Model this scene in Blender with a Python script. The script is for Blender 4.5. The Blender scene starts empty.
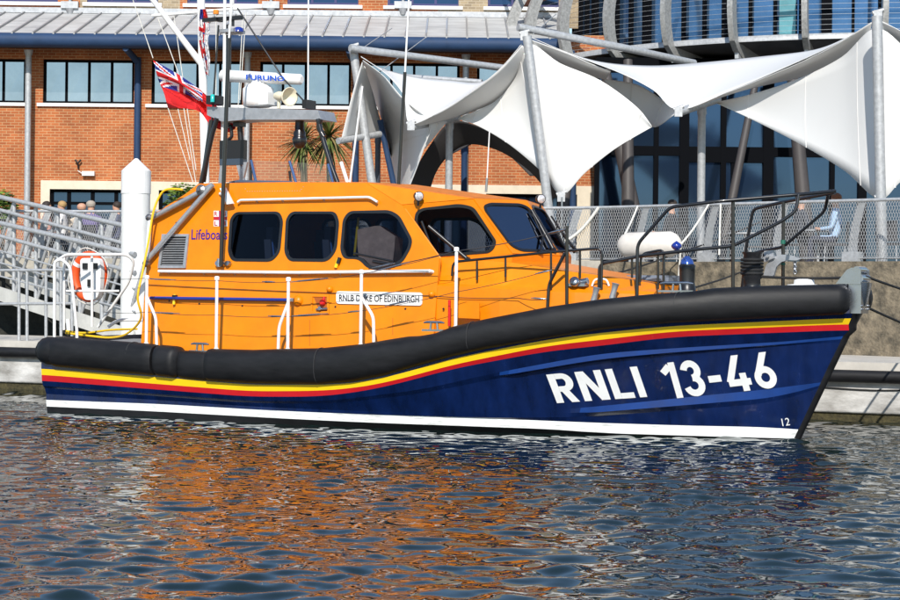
import bpy, bmesh, math, random
import numpy as np
from mathutils import Vector, Matrix
from mathutils.geometry import tessellate_polygon
from mathutils.bvhtree import BVHTree
random.seed(7)
SC=bpy.context.scene; COL=SC.collection
V=Vector
# ---------------------------------------------------------------- camera model
F=1860.0; H=2.1; RR=0.0105; cR,sR=math.cos(RR),math.sin(RR)
TH=math.radians(28); U=(math.cos(TH),-math.sin(TH)); N=(math.sin(TH),math.cos(TH))
O=(4.97-12.05*U[0],26.7-12.05*U[1])
def ray(px,py):
    dx=px-450;dy=py-288
    return ((dx*cR+dy*sR)/F,1.0,-(-dx*sR+dy*cR)/F)
def W(px,py,d):
    r=ray(px,py); return V((r[0]*d,d,H+r[2]*d))
def loc(px,py):
    d=ray(px,py); ox,oy=-O[0],-O[1]
    return V((ox*U[0]+oy*U[1],ox*N[0]+oy*N[1],H)),V((d[0]*U[0]+d[1]*U[1],d[0]*N[0]+d[1]*N[1],d[2]))
def B(px,py,w):
    o,d=loc(px,py); t=(-w-o.y)/d.y
    return o+d*t
def Bz(px,py,z):
    o,d=loc(px,py); t=(z-o.z)/d.z
    return o+d*t
def Bs(px,py,wf):
    o,d=loc(px,py); f=lambda t:(o+d*t).y+wf((o+d*t).x)
    t=15.0
    while t<45 and f(t)<0: t+=.05
    a,b=t-.05,t
    for _ in range(30):
        m=(a+b)/2
        if f(m)<0:a=m
        else:b=m
    return o+d*b
def Bpl(px,py,p,n):
    o,d=loc(px,py); t=(p-o).dot(n)/d.dot(n); return o+d*t
# ---------------------------------------------------------------- materials
MATS={}
def mat(name,col,rough=.5,metal=0.,var=0.,vs=3.,bump=0.,bs=30.,spec=.5,coat=0.,stretch=None,col2=None,thr=None):
    if name in MATS: return MATS[name]
    m=bpy.data.materials.new(name); m.use_nodes=True; nt=m.node_tree; p=nt.nodes['Principled BSDF']
    p.inputs['Base Color'].default_value=(*col,1); p.inputs['Roughness'].default_value=rough
    p.inputs['Metallic'].default_value=metal; p.inputs['Specular IOR Level'].default_value=spec
    p.inputs['Coat Weight'].default_value=coat; p.inputs['Coat Roughness'].default_value=.08
    L=nt.links.new; vec=None
    if var or bump:
        tc=nt.nodes.new('ShaderNodeTexCoord'); mp=nt.nodes.new('ShaderNodeMapping'); L(tc.outputs['Object'],mp.inputs[0])
        if stretch: mp.inputs['Scale'].default_value=stretch
        vec=mp.outputs[0]
    if var:
        no=nt.nodes.new('ShaderNodeTexNoise'); no.inputs['Scale'].default_value=vs; no.inputs['Detail'].default_value=8; no.inputs['Roughness'].default_value=.65
        L(vec,no.inputs['Vector'])
        r=nt.nodes.new('ShaderNodeValToRGB'); L(no.outputs[0],r.inputs[0])
        lo=[c*(1-var) for c in (col2 or col)]; hi=[min(1,c*(1+var*.6)) for c in col]
        a,b=thr or (.32,.68)
        r.color_ramp.elements[0].position=a; r.color_ramp.elements[1].position=b
        r.color_ramp.elements[0].color=(*lo,1); r.color_ramp.elements[1].color=(*hi,1)
        L(r.outputs[0],p.inputs['Base Color'])
        mr=nt.nodes.new('ShaderNodeMapRange'); L(no.outputs[0],mr.inputs[0]); mr.inputs[3].default_value=max(0,rough-.08); mr.inputs[4].default_value=min(1,rough+.12); L(mr.outputs[0],p.inputs['Roughness'])
    if bump:
        n2=nt.nodes.new('ShaderNodeTexNoise'); n2.inputs['Scale'].default_value=bs; n2.inputs['Detail'].default_value=5; L(vec,n2.inputs['Vector'])
        bp=nt.nodes.new('ShaderNodeBump'); bp.inputs['Strength'].default_value=bump; bp.inputs['Distance'].default_value=.02; L(n2.outputs[0],bp.inputs['Height']); L(bp.outputs[0],p.inputs['Normal'])
    MATS[name]=m; return m
def brick_mat(name,c1,c2,mo):
    m=bpy.data.materials.new(name); m.use_nodes=True; nt=m.node_tree; p=nt.nodes['Principled BSDF']; L=nt.links.new
    tc=nt.nodes.new('ShaderNodeTexCoord'); sx=nt.nodes.new('ShaderNodeSeparateXYZ'); cx=nt.nodes.new('ShaderNodeCombineXYZ'); ad=nt.nodes.new('ShaderNodeMath'); ad.operation='ADD'
    L(tc.outputs['Object'],sx.inputs[0]); L(sx.outputs[0],ad.inputs[0]); L(sx.outputs[1],ad.inputs[1]); L(ad.outputs[0],cx.inputs[0]); L(sx.outputs[2],cx.inputs[1])
    b=nt.nodes.new('ShaderNodeTexBrick'); L(cx.outputs[0],b.inputs['Vector']); b.inputs['Scale'].default_value=1
    b.inputs['Brick Width'].default_value=.225; b.inputs['Row Height'].default_value=.078; b.inputs['Mortar Size'].default_value=.008; b.inputs['Mortar Smooth'].default_value=.1
    b.inputs['Color1'].default_value=(*c1,1); b.inputs['Color2'].default_value=(*c2,1); b.inputs['Mortar'].default_value=(*mo,1); b.inputs['Bias'].default_value=-.2
    no=nt.nodes.new('ShaderNodeTexNoise'); no.inputs['Scale'].default_value=1.3; no.inputs['Detail'].default_value=9; L(tc.outputs['Object'],no.inputs['Vector'])
    mr=nt.nodes.new('ShaderNodeMapRange'); L(no.outputs[0],mr.inputs[0]); mr.inputs[1].default_value=.3; mr.inputs[2].default_value=.7; mr.inputs[3].default_value=.78; mr.inputs[4].default_value=1.15
    mx=nt.nodes.new('ShaderNodeVectorMath'); mx.operation='SCALE'; L(b.outputs['Color'],mx.inputs[0]); L(mr.outputs[0],mx.inputs['Scale']); L(mx.outputs[0],p.inputs['Base Color'])
    p.inputs['Roughness'].default_value=.9
    bp=nt.nodes.new('ShaderNodeBump'); bp.inputs['Strength'].default_value=.5; bp.inputs['Distance'].default_value=.01; bp.invert=True; L(b.outputs['Fac'],bp.inputs['Height']); L(bp.outputs[0],p.inputs['Normal'])
    MATS[name]=m; return m
def glass_mat(name,tint,base_refl=.06,gcol=(1,1,1),rough=.0):
    m=bpy.data.materials.new(name); m.use_nodes=True; nt=m.node_tree; nt.nodes.clear(); L=nt.links.new
    o=nt.nodes.new('ShaderNodeOutputMaterial'); mx=nt.nodes.new('ShaderNodeMixShader'); t=nt.nodes.new('ShaderNodeBsdfTransparent'); g=nt.nodes.new('ShaderNodeBsdfGlossy'); lw=nt.nodes.new('ShaderNodeFresnel')
    lw.inputs[0].default_value=1.5; t.inputs[0].default_value=(*tint,1); g.inputs[0].default_value=(*gcol,1); g.inputs['Roughness'].default_value=rough
    ad=nt.nodes.new('ShaderNodeMath'); ad.operation='ADD'; ad.inputs[1].default_value=base_refl; L(lw.outputs[0],ad.inputs[0])
    L(ad.outputs[0],mx.inputs[0]); L(t.outputs[0],mx.inputs[1]); L(g.outputs[0],mx.inputs[2]); L(mx.outputs[0],o.inputs[0])
    MATS[name]=m; return m
ORANGE=mat('orange_paint',(.75,.215,.001),.36,var=.12,vs=2.3,bump=.05,bs=3.5,spec=.35)
ORTOP=mat('orange_nonskid',(.66,.19,.02),.7,var=.22,vs=7,bump=.25,bs=120)
NAVY=mat('navy_paint',(.002,.012,.07),.22,var=.45,vs=3.2,bump=.06,bs=2.5,coat=.4,stretch=(1.3,1,.22))
NAVYL=mat('navy_strake_highlight',(.003,.03,.15),.55,var=.25,vs=3,spec=.12)  # lighter navy copy: the strakes' highlight is painted into the colour
YEL=mat('yellow_stripe',(.85,.55,.005),.3,var=.05,coat=.3); RED=mat('red_stripe',(.5,.008,.012),.3,var=.08,coat=.3)
WHITE=mat('white_paint',(.78,.78,.77),.4,var=.06,vs=5); BOOT=mat('boot_top_paint',(.72,.73,.72),.4,var=.3,vs=5,col2=(.5,.5,.47),stretch=(.6,.6,6),thr=(.25,.5))
ANTIF=mat('antifoul_black',(.012,.012,.014),.5,var=.3)
RUB=mat('fender_rubber',(.0085,.0085,.010),.55,spec=.35,var=.5,vs=5,bump=.12,bs=9,stretch=(.5,1,1.5))
BLK=mat('black_plastic',(.012,.012,.014),.35); BLKT=mat('black_tube',(.009,.009,.011),.28,coat=.3)
GREY=mat('grey_metal',(.42,.43,.45),.42,.55,var=.18,vs=9); STEEL=mat('steel',(.40,.42,.46),.26,.95,var=.1,vs=8)
GALV=mat('galvanised',(.46,.47,.48),.5,.35,var=.22,vs=14); WTUBE=mat('white_tube',(.8,.8,.79),.3,var=.06,vs=9)
DKGREY=mat('grey_deck',(.25,.26,.27),.75,var=.2,vs=6,bump=.2,bs=80)
BLUE=mat('blue_fitting',(.01,.03,.25),.25,coat=.5); TEAL=mat('teal_lens',(.02,.45,.42),.2); AMBER=mat('amber_lens',(.8,.25,.02),.2)
CREAM=mat('cream_plastic',(.72,.66,.5),.5,var=.08); YROPE=mat('yellow_hose',(.85,.5,.01),.45); ROPE=mat('white_rope',(.7,.68,.62),.8,var=.2,vs=40,bump=.3,bs=90)
BROPE=mat('black_rope',(.012,.012,.013),.8,bump=.4,bs=90); REDP=mat('red_paint',(.6,.01,.01),.35); TXTBLK=mat('lettering_black',(.02,.02,.025),.5); TXTBLUE=mat('lettering_blue',(.01,.08,.5),.4); TXTNAVY=mat('lettering_navy',(.06,.01,.2),.4)
LBOR=mat('lifebuoy_orange',(.8,.09,.012),.5,var=.12,vs=8)
TAN=mat('tan_cloth',(.85,.55,.36),.9,var=.25,vs=7)
CABGL=glass_mat('cabin_glass',(.27,.31,.39),-.025,(.22,.25,.32))
CLR=glass_mat('clear_screen',(.93,.9,.9),.02)
BRICK=brick_mat('red_brick',(.43,.125,.038),(.29,.076,.024),(.5,.30,.15)); BUFF=brick_mat('buff_brick',(.36,.28,.18),(.22,.17,.115),(.45,.38,.28))
STONE=mat('cream_stone',(.66,.58,.45),.8,var=.1); SLATEBL=mat('blue_gutter',(.022,.05,.115),.6,var=.2,vs=2,spec=.25)
ROOFM=mat('zinc_roof',(.46,.46,.45),.6,.0,var=.28,vs=.9,stretch=(1,3,1)); DKFR=mat('dark_frame',(.003,.0035,.005),.8,spec=.06)
CONC=mat('quay_concrete',(.215,.175,.12),.92,var=.6,vs=4.5,bump=.9,bs=22,col2=(.13,.115,.085))
CONCT=mat('quay_coping',(.42,.39,.33),.9,var=.25,vs=4); DKWALL=mat('dark_wall',(.03,.03,.024),.95,var=.6,vs=5,bump=.8,bs=12)  # DKWALL: near-black mottled tone over the whole left quay wall
PAVE=mat('paving',(.2,.18,.155),.9,var=.2,vs=2); FLOATM=mat('concrete_float',(.52,.51,.49),.75,var=.35,vs=1.6,bump=.5,bs=7,stretch=(1,1,2.2),col2=(.38,.36,.33)); WEED=mat('weed_band',(.06,.05,.02),.9,var=.7,vs=11,bump=.9,bs=25)
PDECK=mat('pontoon_deck',(.5,.47,.42),.85,var=.15); TENT=None
def tent_mat():
    m=bpy.data.materials.new('tent_membrane'); m.use_nodes=True; nt=m.node_tree; p=nt.nodes['Principled BSDF']; L=nt.links.new
    p.inputs['Base Color'].default_value=(.72,.72,.71,1); p.inputs['Roughness'].default_value=.55
    tc=nt.nodes.new('ShaderNodeTexCoord'); no=nt.nodes.new('ShaderNodeTexNoise'); no.inputs['Scale'].default_value=.7; no.inputs['Detail'].default_value=6; L(tc.outputs['Object'],no.inputs[0])
    r=nt.nodes.new('ShaderNodeValToRGB'); L(no.outputs[0],r.inputs[0]); r.color_ramp.elements[0].color=(.66,.655,.64,1); r.color_ramp.elements[1].color=(.74,.74,.73,1); L(r.outputs[0],p.inputs['Base Color'])
    t=nt.nodes.new('ShaderNodeBsdfTranslucent'); t.inputs[0].default_value=(.7,.6,.48,1); mx=nt.nodes.new('ShaderNodeMixShader'); mx.inputs[0].default_value=.02
    L(p.outputs[0],mx.inputs[1]); L(t.outputs[0],mx.inputs[2]); L(mx.outputs[0],nt.nodes['Material Output'].inputs[0]); MATS['tent_membrane']=m; return m
TENT=tent_mat()
FACGL=mat('facade_glass',(.045,.085,.16),.04,.85,var=.12,vs=.3); OFFGL=mat('office_glass',(.36,.41,.46),.06,.85,var=.22,vs=.5)
CURT=mat('curtain',(.1,.28,.32),.8,var=.2,vs=3)
# ---------------------------------------------------------------- mesh builder
class MB:
    def __init__(s): s.v=[];s.f=[];s.m=[];s.sm=[]
    def add(s,vs,fs,mi=0,smooth=False):
        b=len(s.v); s.v+=[V(v) for v in vs]; s.f+=[tuple(b+i for i in f) for f in fs]; s.m+=[mi]*len(fs); s.sm+=[smooth]*len(fs); return s
    def box(s,c,d,R=None,mi=0):
        c=V(c); h=V(d)/2; vs=[]
        for x in(-1,1):
            for y in(-1,1):
                for z in(-1,1):
                    p=V((x*h.x,y*h.y,z*h.z)); vs.append(c+(R@p if R else p))
        return s.add(vs,[(0,1,3,2),(4,6,7,5),(0,4,5,1),(2,3,7,6),(0,2,6,4),(1,5,7,3)],mi)
    def bb(s,a,b,mi=0): a,b=V(a),V(b); return s.box((a+b)/2,[abs(x) for x in(b-a)],None,mi)
    def tube(s,pts,r,n=8,mi=0,caps=True,closed=False):
        pts=[V(p) for p in pts]; k=len(pts); rs=r if isinstance(r,(list,tuple)) else [r]*k; vs=[];prev=None
        for i,p in enumerate(pts):
            if closed: t=(pts[(i+1)%k]-pts[i-1]).normalized()
            else:
                a=pts[max(i-1,0)]; b=pts[min(i+1,k-1)]; t=(b-a).normalized() if (b-a).length>1e-9 else V((0,0,1))
            if prev is None: x=t.orthogonal().normalized()
            else:
                x=prev-t*prev.dot(t); x=x.normalized() if x.length>1e-6 else t.orthogonal().normalized()
            prev=x; y=t.cross(x)
            for j in range(n):
                a=2*math.pi*j/n; vs.append(p+(x*math.cos(a)+y*math.sin(a))*rs[i])
        fs=[]; m=k if closed else k-1
        for i in range(m):
            for j in range(n):
                a=i*n+j;b=i*n+(j+1)%n;c=((i+1)%k)*n+(j+1)%n;d=((i+1)%k)*n+j; fs.append((a,b,c,d))
        s.add(vs,fs,mi,True)
        if caps and not closed:
            s.add(vs[:n],[tuple(reversed(range(n)))],mi); s.add(vs[-n:],[tuple(range(n))],mi)
        return s
    def lathe(s,c,ax,prof,n=16,mi=0,smooth=True):
        c=V(c); ax=V(ax).normalized(); x=ax.orthogonal().normalized(); y=ax.cross(x); vs=[];fs=[]
        for (h,r) in prof:
            for j in range(n):
                a=2*math.pi*j/n; vs.append(c+ax*h+(x*math.cos(a)+y*math.sin(a))*r)
        for i in range(len(prof)-1):
            for j in range(n): fs.append((i*n+j,i*n+(j+1)%n,(i+1)*n+(j+1)%n,(i+1)*n+j))
        s.add(vs,fs,mi,smooth); s.add(vs[:n],[tuple(reversed(range(n)))],mi); return s.add(vs[-n:],[tuple(range(n))],mi)
    def prism(s,poly,off,mi=0):
        poly=[V(p) for p in poly]; off=V(off); k=len(poly); tr=tessellate_polygon([poly])
        vs=poly+[p+off for p in poly]; fs=[tuple(t) for t in tr]+[tuple(k+i for i in reversed(t)) for t in tr]+[(i,(i+1)%k,k+(i+1)%k,k+i) for i in range(k)]
        return s.add(vs,fs,mi)
    def ring(s,outer,inner,off,mi=0):
        k=len(outer); off=V(off); vs=[V(p) for p in outer]+[V(p) for p in inner]; vs+= [p+off for p in vs]; fs=[]
        for i in range(k):
            j=(i+1)%k
            fs+=[(i,j,k+j,k+i),(2*k+i,3*k+i,3*k+j,2*k+j),(i,2*k+i,2*k+j,j),(k+i,k+j,3*k+j,3*k+i)]
        return s.add(vs,fs,mi)
    def holes(s,polys,mi=0):
        polys=[[V(p) for p in q] for q in polys]; fl=[p for q in polys for p in q]
        return s.add(fl,[tuple(t) for t in tessellate_polygon(polys)],mi)
    def rod(s,a,b,r,n=6,mi=0): return s.tube([a,b],r,n,mi)
    def grid(s,rows,mi=0,smooth=True):
        k=len(rows[0]); vs=[p for r in rows for p in r]; fs=[(i*k+j,i*k+j+1,(i+1)*k+j+1,(i+1)*k+j) for i in range(len(rows)-1) for j in range(k-1)]
        return s.add(vs,fs,mi,smooth)
    def build(s,name,mats,parent=None,origin=None,label=None,cat=None,group=None,kind=None,recalc=True):
        if not isinstance(mats,(list,tuple)): mats=[mats]
        off=V((0,0,0))
        if parent is not None: off=ORIG.get(parent.name,V((0,0,0)))
        if origin is not None: off=V(origin)
        me=bpy.data.meshes.new(name); me.from_pydata([tuple(v-off) for v in s.v],[],s.f)
        for m in mats: me.materials.append(m)
        me.polygons.foreach_set('material_index',s.m); me.polygons.foreach_set('use_smooth',s.sm)
        if recalc:
            bm=bmesh.new(); bm.from_mesh(me); bmesh.ops.recalc_face_normals(bm,faces=bm.faces); bm.to_mesh(me); bm.free()
        me.update(); o=bpy.data.objects.new(name,me); COL.objects.link(o)
        if parent is not None: o.parent=parent
        if origin is not None: o.location=off
        ORIG[o.name]=off
        tag(o,label,cat,group,kind); return o
ORIG={}
def tag(o,label=None,cat=None,group=None,kind=None):
    if label:o['label']=label
    if cat:o['category']=cat
    if group:o['group']=group
    if kind:o['kind']=kind
    return o
def root(name,l,label,cat,group=None,rz=0,local=False):
    o=bpy.data.objects.new(name,None); COL.objects.link(o); o.location=l; o.rotation_euler=(0,0,rz); o.empty_display_size=.3
    ORIG[o.name]=V((0,0,0)) if local else V(l); tag(o,label,cat,group); return o
def smooth_pts(pts,n=8,closed=False):
    pts=[V(p) for p in pts]; out=[]; k=len(pts); m=k if closed else k-1
    for i in range(m):
        p0=pts[(i-1)%k] if closed or i>0 else pts[0]; p1=pts[i]; p2=pts[(i+1)%k]; p3=pts[(i+2)%k] if closed or i+2<k else pts[-1]
        for j in range(n):
            t=j/n; out.append(.5*((2*p1)+(p2-p0)*t+(2*p0-5*p1+4*p2-p3)*t*t+(3*p1-p0-3*p2+p3)*t**3))
    if not closed: out.append(pts[-1])
    return out
def bend(pts,r=.08,n=4):
    pts=[V(p) for p in pts]; out=[pts[0]]
    for i in range(1,len(pts)-1):
        a,b,c=pts[i-1],pts[i],pts[i+1]; d1=(a-b);d2=(c-b); q=min(r,d1.length*.45,d2.length*.45); p=b+d1.normalized()*q; e=b+d2.normalized()*q
        for j in range(n+1):
            t=j/n; out.append(p*(1-t)**2+b*2*t*(1-t)+e*t*t)
    out.append(pts[-1]); return out
def round2(poly,r,n=4):
    k=len(poly); out=[]; P=[V((x,y)) for x,y in poly]
    for i in range(k):
        a,b,c=P[i-1],P[i],P[(i+1)%k]; d1=a-b;d2=c-b; q=min(r,d1.length*.45,d2.length*.45); p=b+d1.normalized()*q;e=b+d2.normalized()*q
        for j in range(n+1):
            t=j/n; v=p*(1-t)**2+b*2*t*(1-t)+e*t*t; out.append((v.x,v.y))
    return out
def sag(a,b,dz,n=14):
    a,b=V(a),V(b); return [a.lerp(b,i/n)-V((0,0,dz*4*(i/n)*(1-i/n))) for i in range(n+1)]
_txt={}
def text2d(s,bold=.0):
    if (s,bold) in _txt: return _txt[(s,bold)]
    cu=bpy.data.curves.new('t','FONT'); cu.body=s; cu.offset=bold; cu.resolution_u=5; o=bpy.data.objects.new('t',cu); COL.objects.link(o)
    dg=bpy.context.evaluated_depsgraph_get(); me=bpy.data.meshes.new_from_object(o.evaluated_get(dg)); bpy.data.objects.remove(o); bpy.data.curves.remove(cu)
    bm=bmesh.new(); bm.from_mesh(me); bmesh.ops.triangulate(bm,faces=bm.faces); bmesh.ops.subdivide_edges(bm,edges=[e for e in bm.edges if e.calc_length()>.25],cuts=2,use_grid_fill=True)
    bmesh.ops.triangulate(bm,faces=bm.faces); bm.verts.index_update()
    vs=[(v.co.x,v.co.y) for v in bm.verts]; fs=[tuple(v.index for v in f.verts) for f in bm.faces]; bm.free(); bpy.data.meshes.remove(me)
    x0=min(v[0] for v in vs);x1=max(v[0] for v in vs);y0=min(v[1] for v in vs);y1=max(v[1] for v in vs)
    vs=[((x-x0)/(x1-x0),(y-y0)/(y1-y0)) for x,y in vs]; _txt[(s,bold)]=(vs,fs); return vs,fs
def decal(s,quad,fn,m,name,parent,bold=.0):
    vs,fs=text2d(s,bold); tl,tr,br,bl=quad; mb=MB()
    P=[]
    for u,v in vs:
        x=(bl[0]*(1-u)+br[0]*u)*(1-v)+(tl[0]*(1-u)+tr[0]*u)*v; y=(bl[1]*(1-u)+br[1]*u)*(1-v)+(tl[1]*(1-u)+tr[1]*u)*v
        P.append(fn(x,y))
    mb.add(P,fs); return mb.build(name,m,parent)

def stroke_text(s,t=.185):
    P=[];x=0
    def arc(cx,cy,r,a0,a1,n=14,ry=None): return [(cx+r*math.cos(math.radians(a0+(a1-a0)*i/n)),cy+(ry or r)*math.sin(math.radians(a0+(a1-a0)*i/n))) for i in range(n+1)]
    G={'I':(.19,[[(.095,0),(.095,1)]]),'L':(.52,[[(.095,0),(.095,1)],[(.19,.09),(.52,.09)]]),
    'R':(.60,[[(.095,0),(.095,1)],[(.19,.91),(.3,.91)]+arc(.34,.69,.16,90,-90,12,.22)+[(.3,.47),(.19,.47)],[(.32,.42),(.49,0)]]),
    'N':(.66,[[(.095,0),(.095,1)],[(.565,0),(.565,1)],[(.13,.97),(.53,.03)]]),
    '1':(.42,[[(.325,0),(.325,1)],[(.25,.90),(.03,.72)]]),
    '3':(.60,[arc(.29,.71,.19,170,-90,16,.2),arc(.29,.30,.21,90,-170,16,.21)]),
    '-':(.40,[[(.02,.42),(.38,.42)]]),'4':(.70,[[(.42,1),(.09,.27)],[(.05,.25),(.69,.25)],[(.50,0),(.50,.5)]]),
    '6':(.62,[arc(.31,.31,.215,0,360,26,.22),[(.125,.40),(.42,1)]])}
    for ch in s:
        if ch==' ': x+=.25; continue
        w,st=G[ch]; 
        for q in st: P.append([(a+x,b) for a,b in q])
        x+=w+.11
    W_=x-.11; out=[]
    for k,q in enumerate(P):
        L=[];Rr=[];n=len(q)
        # densify
        d=[]
        for i in range(n-1):
            m=max(1,int(math.dist(q[i],q[i+1])/.12))
            for j in range(m): d.append((q[i][0]+(q[i+1][0]-q[i][0])*j/m,q[i][1]+(q[i+1][1]-q[i][1])*j/m))
        d.append(q[-1]); cl=math.dist(d[0],d[-1])<1e-6
        for i in range(len(d)):
            a=d[i-1] if i>0 else (d[-2] if cl else d[0]); b=d[i+1] if i<len(d)-1 else (d[1] if cl else d[-1]); tx,ty=b[0]-a[0],b[1]-a[1]; l=math.hypot(tx,ty) or 1; nx,ny=-ty/l*t/2,tx/l*t/2
            L.append((d[i][0]+nx,d[i][1]+ny)); Rr.append((d[i][0]-nx,d[i][1]-ny))
        if not cl and abs(q[0][1]-q[-1][1])>.3 and abs(q[0][0]-q[-1][0])>.01: # diagonal ends cut level
            for A in(L,Rr):
                for e in(0,-1):
                    y=d[e][1]; o=A[1 if e==0 else -2]; c=A[e]
                    if y in(0,1) and abs(c[1]-o[1])>1e-6: k_=(y-o[1])/(c[1]-o[1]); A[e]=(o[0]+(c[0]-o[0])*k_,y)
        vs=[(a[0]/W_,a[1]) for p in zip(L,Rr) for a in p]; out.append((vs,[(2*i,2*i+1,2*i+3,2*i+2) for i in range(len(L)-1)],k))
    return out
def decal_stroke(s,quad,fn,m,name,parent):
    tl,tr,br,bl=quad; mb=MB()
    for vs,fs,k in stroke_text(s):
        mb.add([fn((bl[0]*(1-u)+br[0]*u)*(1-v)+(tl[0]*(1-u)+tr[0]*u)*v,(bl[1]*(1-u)+br[1]*u)*(1-v)+(tl[1]*(1-u)+tr[1]*u)*v,.008+.0009*k) for u,v in vs],fs)
    return mb.build(name,m,parent)
# ================================================================ LIFEBOAT
boat=root('lifeboat',(O[0],O[1],0),'orange and navy lifeboat with a black rubber fender moored side-on across the harbour','lifeboat',rz=-TH,local=True)
def Wc(wm,x0,xe,p,e=.08): 
    return lambda x: e+(wm-e)*(1-min(1,max(0,(x-x0)/(xe-x0)))**p) if x<=xe else -5
wdeck=Wc(2.15,5.5,12.93,2.5,.22)
CUR=[ # name,wf,xe,trace
 ('deck',wdeck,12.93,[(47, 362), (157, 371), (250, 383), (317, 383.5), (350, 381), (383, 374.5), (417, 364.5), (450, 355.5), (483, 348), (550, 336), (600, 327), (670, 321), (847, 313)]),
 ('yt',Wc(2.15,5.5,12.9,2.45,.16),12.9,[(47, 369), (157, 377), (250, 385), (343, 384.7), (383, 378.3), (417, 369.3), (450, 359), (550, 339), (600, 333), (670, 326), (847, 318)]),
 ('yb',Wc(2.14,5.5,12.86,2.4,.14),12.86,[(47, 375), (157, 384), (250, 391.3), (317, 391), (350, 388.7), (383, 383.3), (417, 374.7), (450, 365.3), (550, 345.3), (600, 340), (670, 331.5), (846, 324)]),
 ('rb',Wc(2.13,5.4,12.86,2.35,.12),12.86,[(47, 381), (157, 389.5), (250, 396.7), (317, 396.7), (350, 393.3), (383, 387.3), (417, 378.7), (450, 369.3), (550, 350.7), (600, 346), (670, 337), (844, 330)]),
 ('kt',Wc(2.10,5.2,12.77,2.25,.1),12.77,[(47,386),(157,394),(250,401),(330,401),(420,390),(500,372),(600,353.5),(670,348.5),(828,339)]),
 ('kb',Wc(2.12,5.25,12.76,2.25,.1),12.75,[(47,387),(157,395),(250,402),(330,402.5),(420,392),(500,376),(600,359),(670,352.5),(828,341)]),
 ('ku',Wc(2.06,5.1,12.74,2.2,.1),12.73,[(47,388),(157,396),(250,403),(330,404),(420,394),(500,378),(600,361),(670,354.5),(826,343)]),
 ('ct',Wc(2.02,4.4,12.46,2.0),12.46,[(47,394),(157,400),(240,406),(400,412.5),(500,413),(583,408),(700,396),(760,390),(814,385)]),
 ('cb',Wc(2.10,4.5,12.45,2.0),12.44,[(47,396),(157,401.5),(240,407.5),(400,414),(500,415.5),(583,413.5),(700,404),(760,399),(818,394)]),
 ('cu',Wc(2.02,4.3,12.42,1.95),12.42,[(47,397),(157,402.5),(240,409),(400,415.5),(500,418),(583,417),(700,409),(760,404),(814,398)]),
 ('bt',Wc(2.02,4.3,12.14,1.95),12.14,[(47,400),(157,404),(250,409.3),(350,413.3),(417,416),(500,418.8),(600,423),(700,426),(798,427.5)]),
 ('bb',Wc(2.01,4.25,12.08,1.95),12.08,[(47,406.5),(157,411.5),(250,416.7),(350,421.7),(450,425.5),(550,429),(600,433),(700,436),(796,438.5)])]
def interp(xs,ys,x):
    return float(np.interp(x,xs,ys))
NT=90; rows=[]
ZC={}
for nm,wf,xe,tr in CUR:
    P=sorted([(lambda p:(p.x,p.z))(Bs(a,b,wf)) for a,b in tr]); xs=[p[0] for p in P]; zs=[p[1] for p in P]
    # smooth resample
    g=np.linspace(-1,14,301); z=np.interp(g,xs,zs); k=np.ones(17)/17; zp=np.pad(z,8,'edge'); z=np.convolve(zp,k,'valid'); 
    ZC[nm]=(g,z)
    rw=[V((xe*(i/NT),-wf(xe*(i/NT)),interp(g,z,xe*(i/NT)))) for i in range(NT+1)]; ze=(xe-12.08)*1.82/.85; dz_=ze-rw[-1].z
    for i in range(NT+1 if nm not in('deck','yt','yb','rb') else 0):
        f_=max(0,(i/NT-.93)/.07); rw[i].z+=dz_*f_*f_
    rows.append(rw)
nmi={c[0]:k for k,c in enumerate(CUR)}
xk0=Bs(497,372,CUR[4][1]).x; xc0=Bs(575,415,CUR[7][1]).x
def flat(a,b,c,x0):
    for i in range(NT+1):
        p=rows[nmi[b]][i]; k=min(1,max(0,(p.x-x0)/.25)); q=rows[nmi[a]][i].lerp(rows[nmi[c]][i],.5)
        rows[nmi[b]][i]=q.lerp(p,k)
flat('kt','kb','ku',xk0); flat('ct','cb','cu',xc0)
# under water rows
rows.append([V((12.0*(i/NT),-Wc(1.97,3.2,12.0,1.75)(12.0*i/NT),-.12)) for i in range(NT+1)])
rows.append([V((11.7*(i/NT),0,-.75)) for i in range(NT+1)])
hull=MB(); mi=[0,1,2,0,4,0,0,4,0,0,3,5,5]
HV=[]
for r,mm in zip(range(len(rows)-1),mi):
    for sgn in(1,-1):
        a=[V((p.x,p.y*sgn,p.z)) for p in rows[r]]; b=[V((p.x,p.y*sgn,p.z)) for p in rows[r+1]]
        if mm==4:
            x0=xk0 if r==4 else xc0
            for i in range(NT): hull.grid([a[i:i+2],b[i:i+2]],4 if a[i].x>x0 else 0,True)
        else: hull.grid([a,b],mm,True)
# transom
tp=[r[0] for r in rows]; hull.add([V((0,p.y*s_,p.z)) for p in tp for s_ in(1,-1)],[(2*i,2*i+1,2*i+3,2*i+2) for i in range(len(tp)-1)],0)
# stem closing
ep=[r[-1] for r in rows[:-1]]; hull.add([V((p.x+.003,p.y*s_,p.z)) for p in ep for s_ in(1,-1)],[(2*i,2*i+1,2*i+3,2*i+2) for i in range(len(ep)-1)],0)
hullo=hull.build('hull',[NAVY,YEL,RED,BOOT,NAVYL,ANTIF],boat,recalc=False)
HB=BVHTree.FromPolygons([tuple(v) for v in hull.v],hull.f)
def onhull(px,py,off=.010):
    o,d=loc(px,py); h=HB.ray_cast(o,d)
    if h[0] is None: return B(px,py,.5)
    n=h[1]; n=-n if n.dot(d)>0 else n
    return h[0]+n*off
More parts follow.
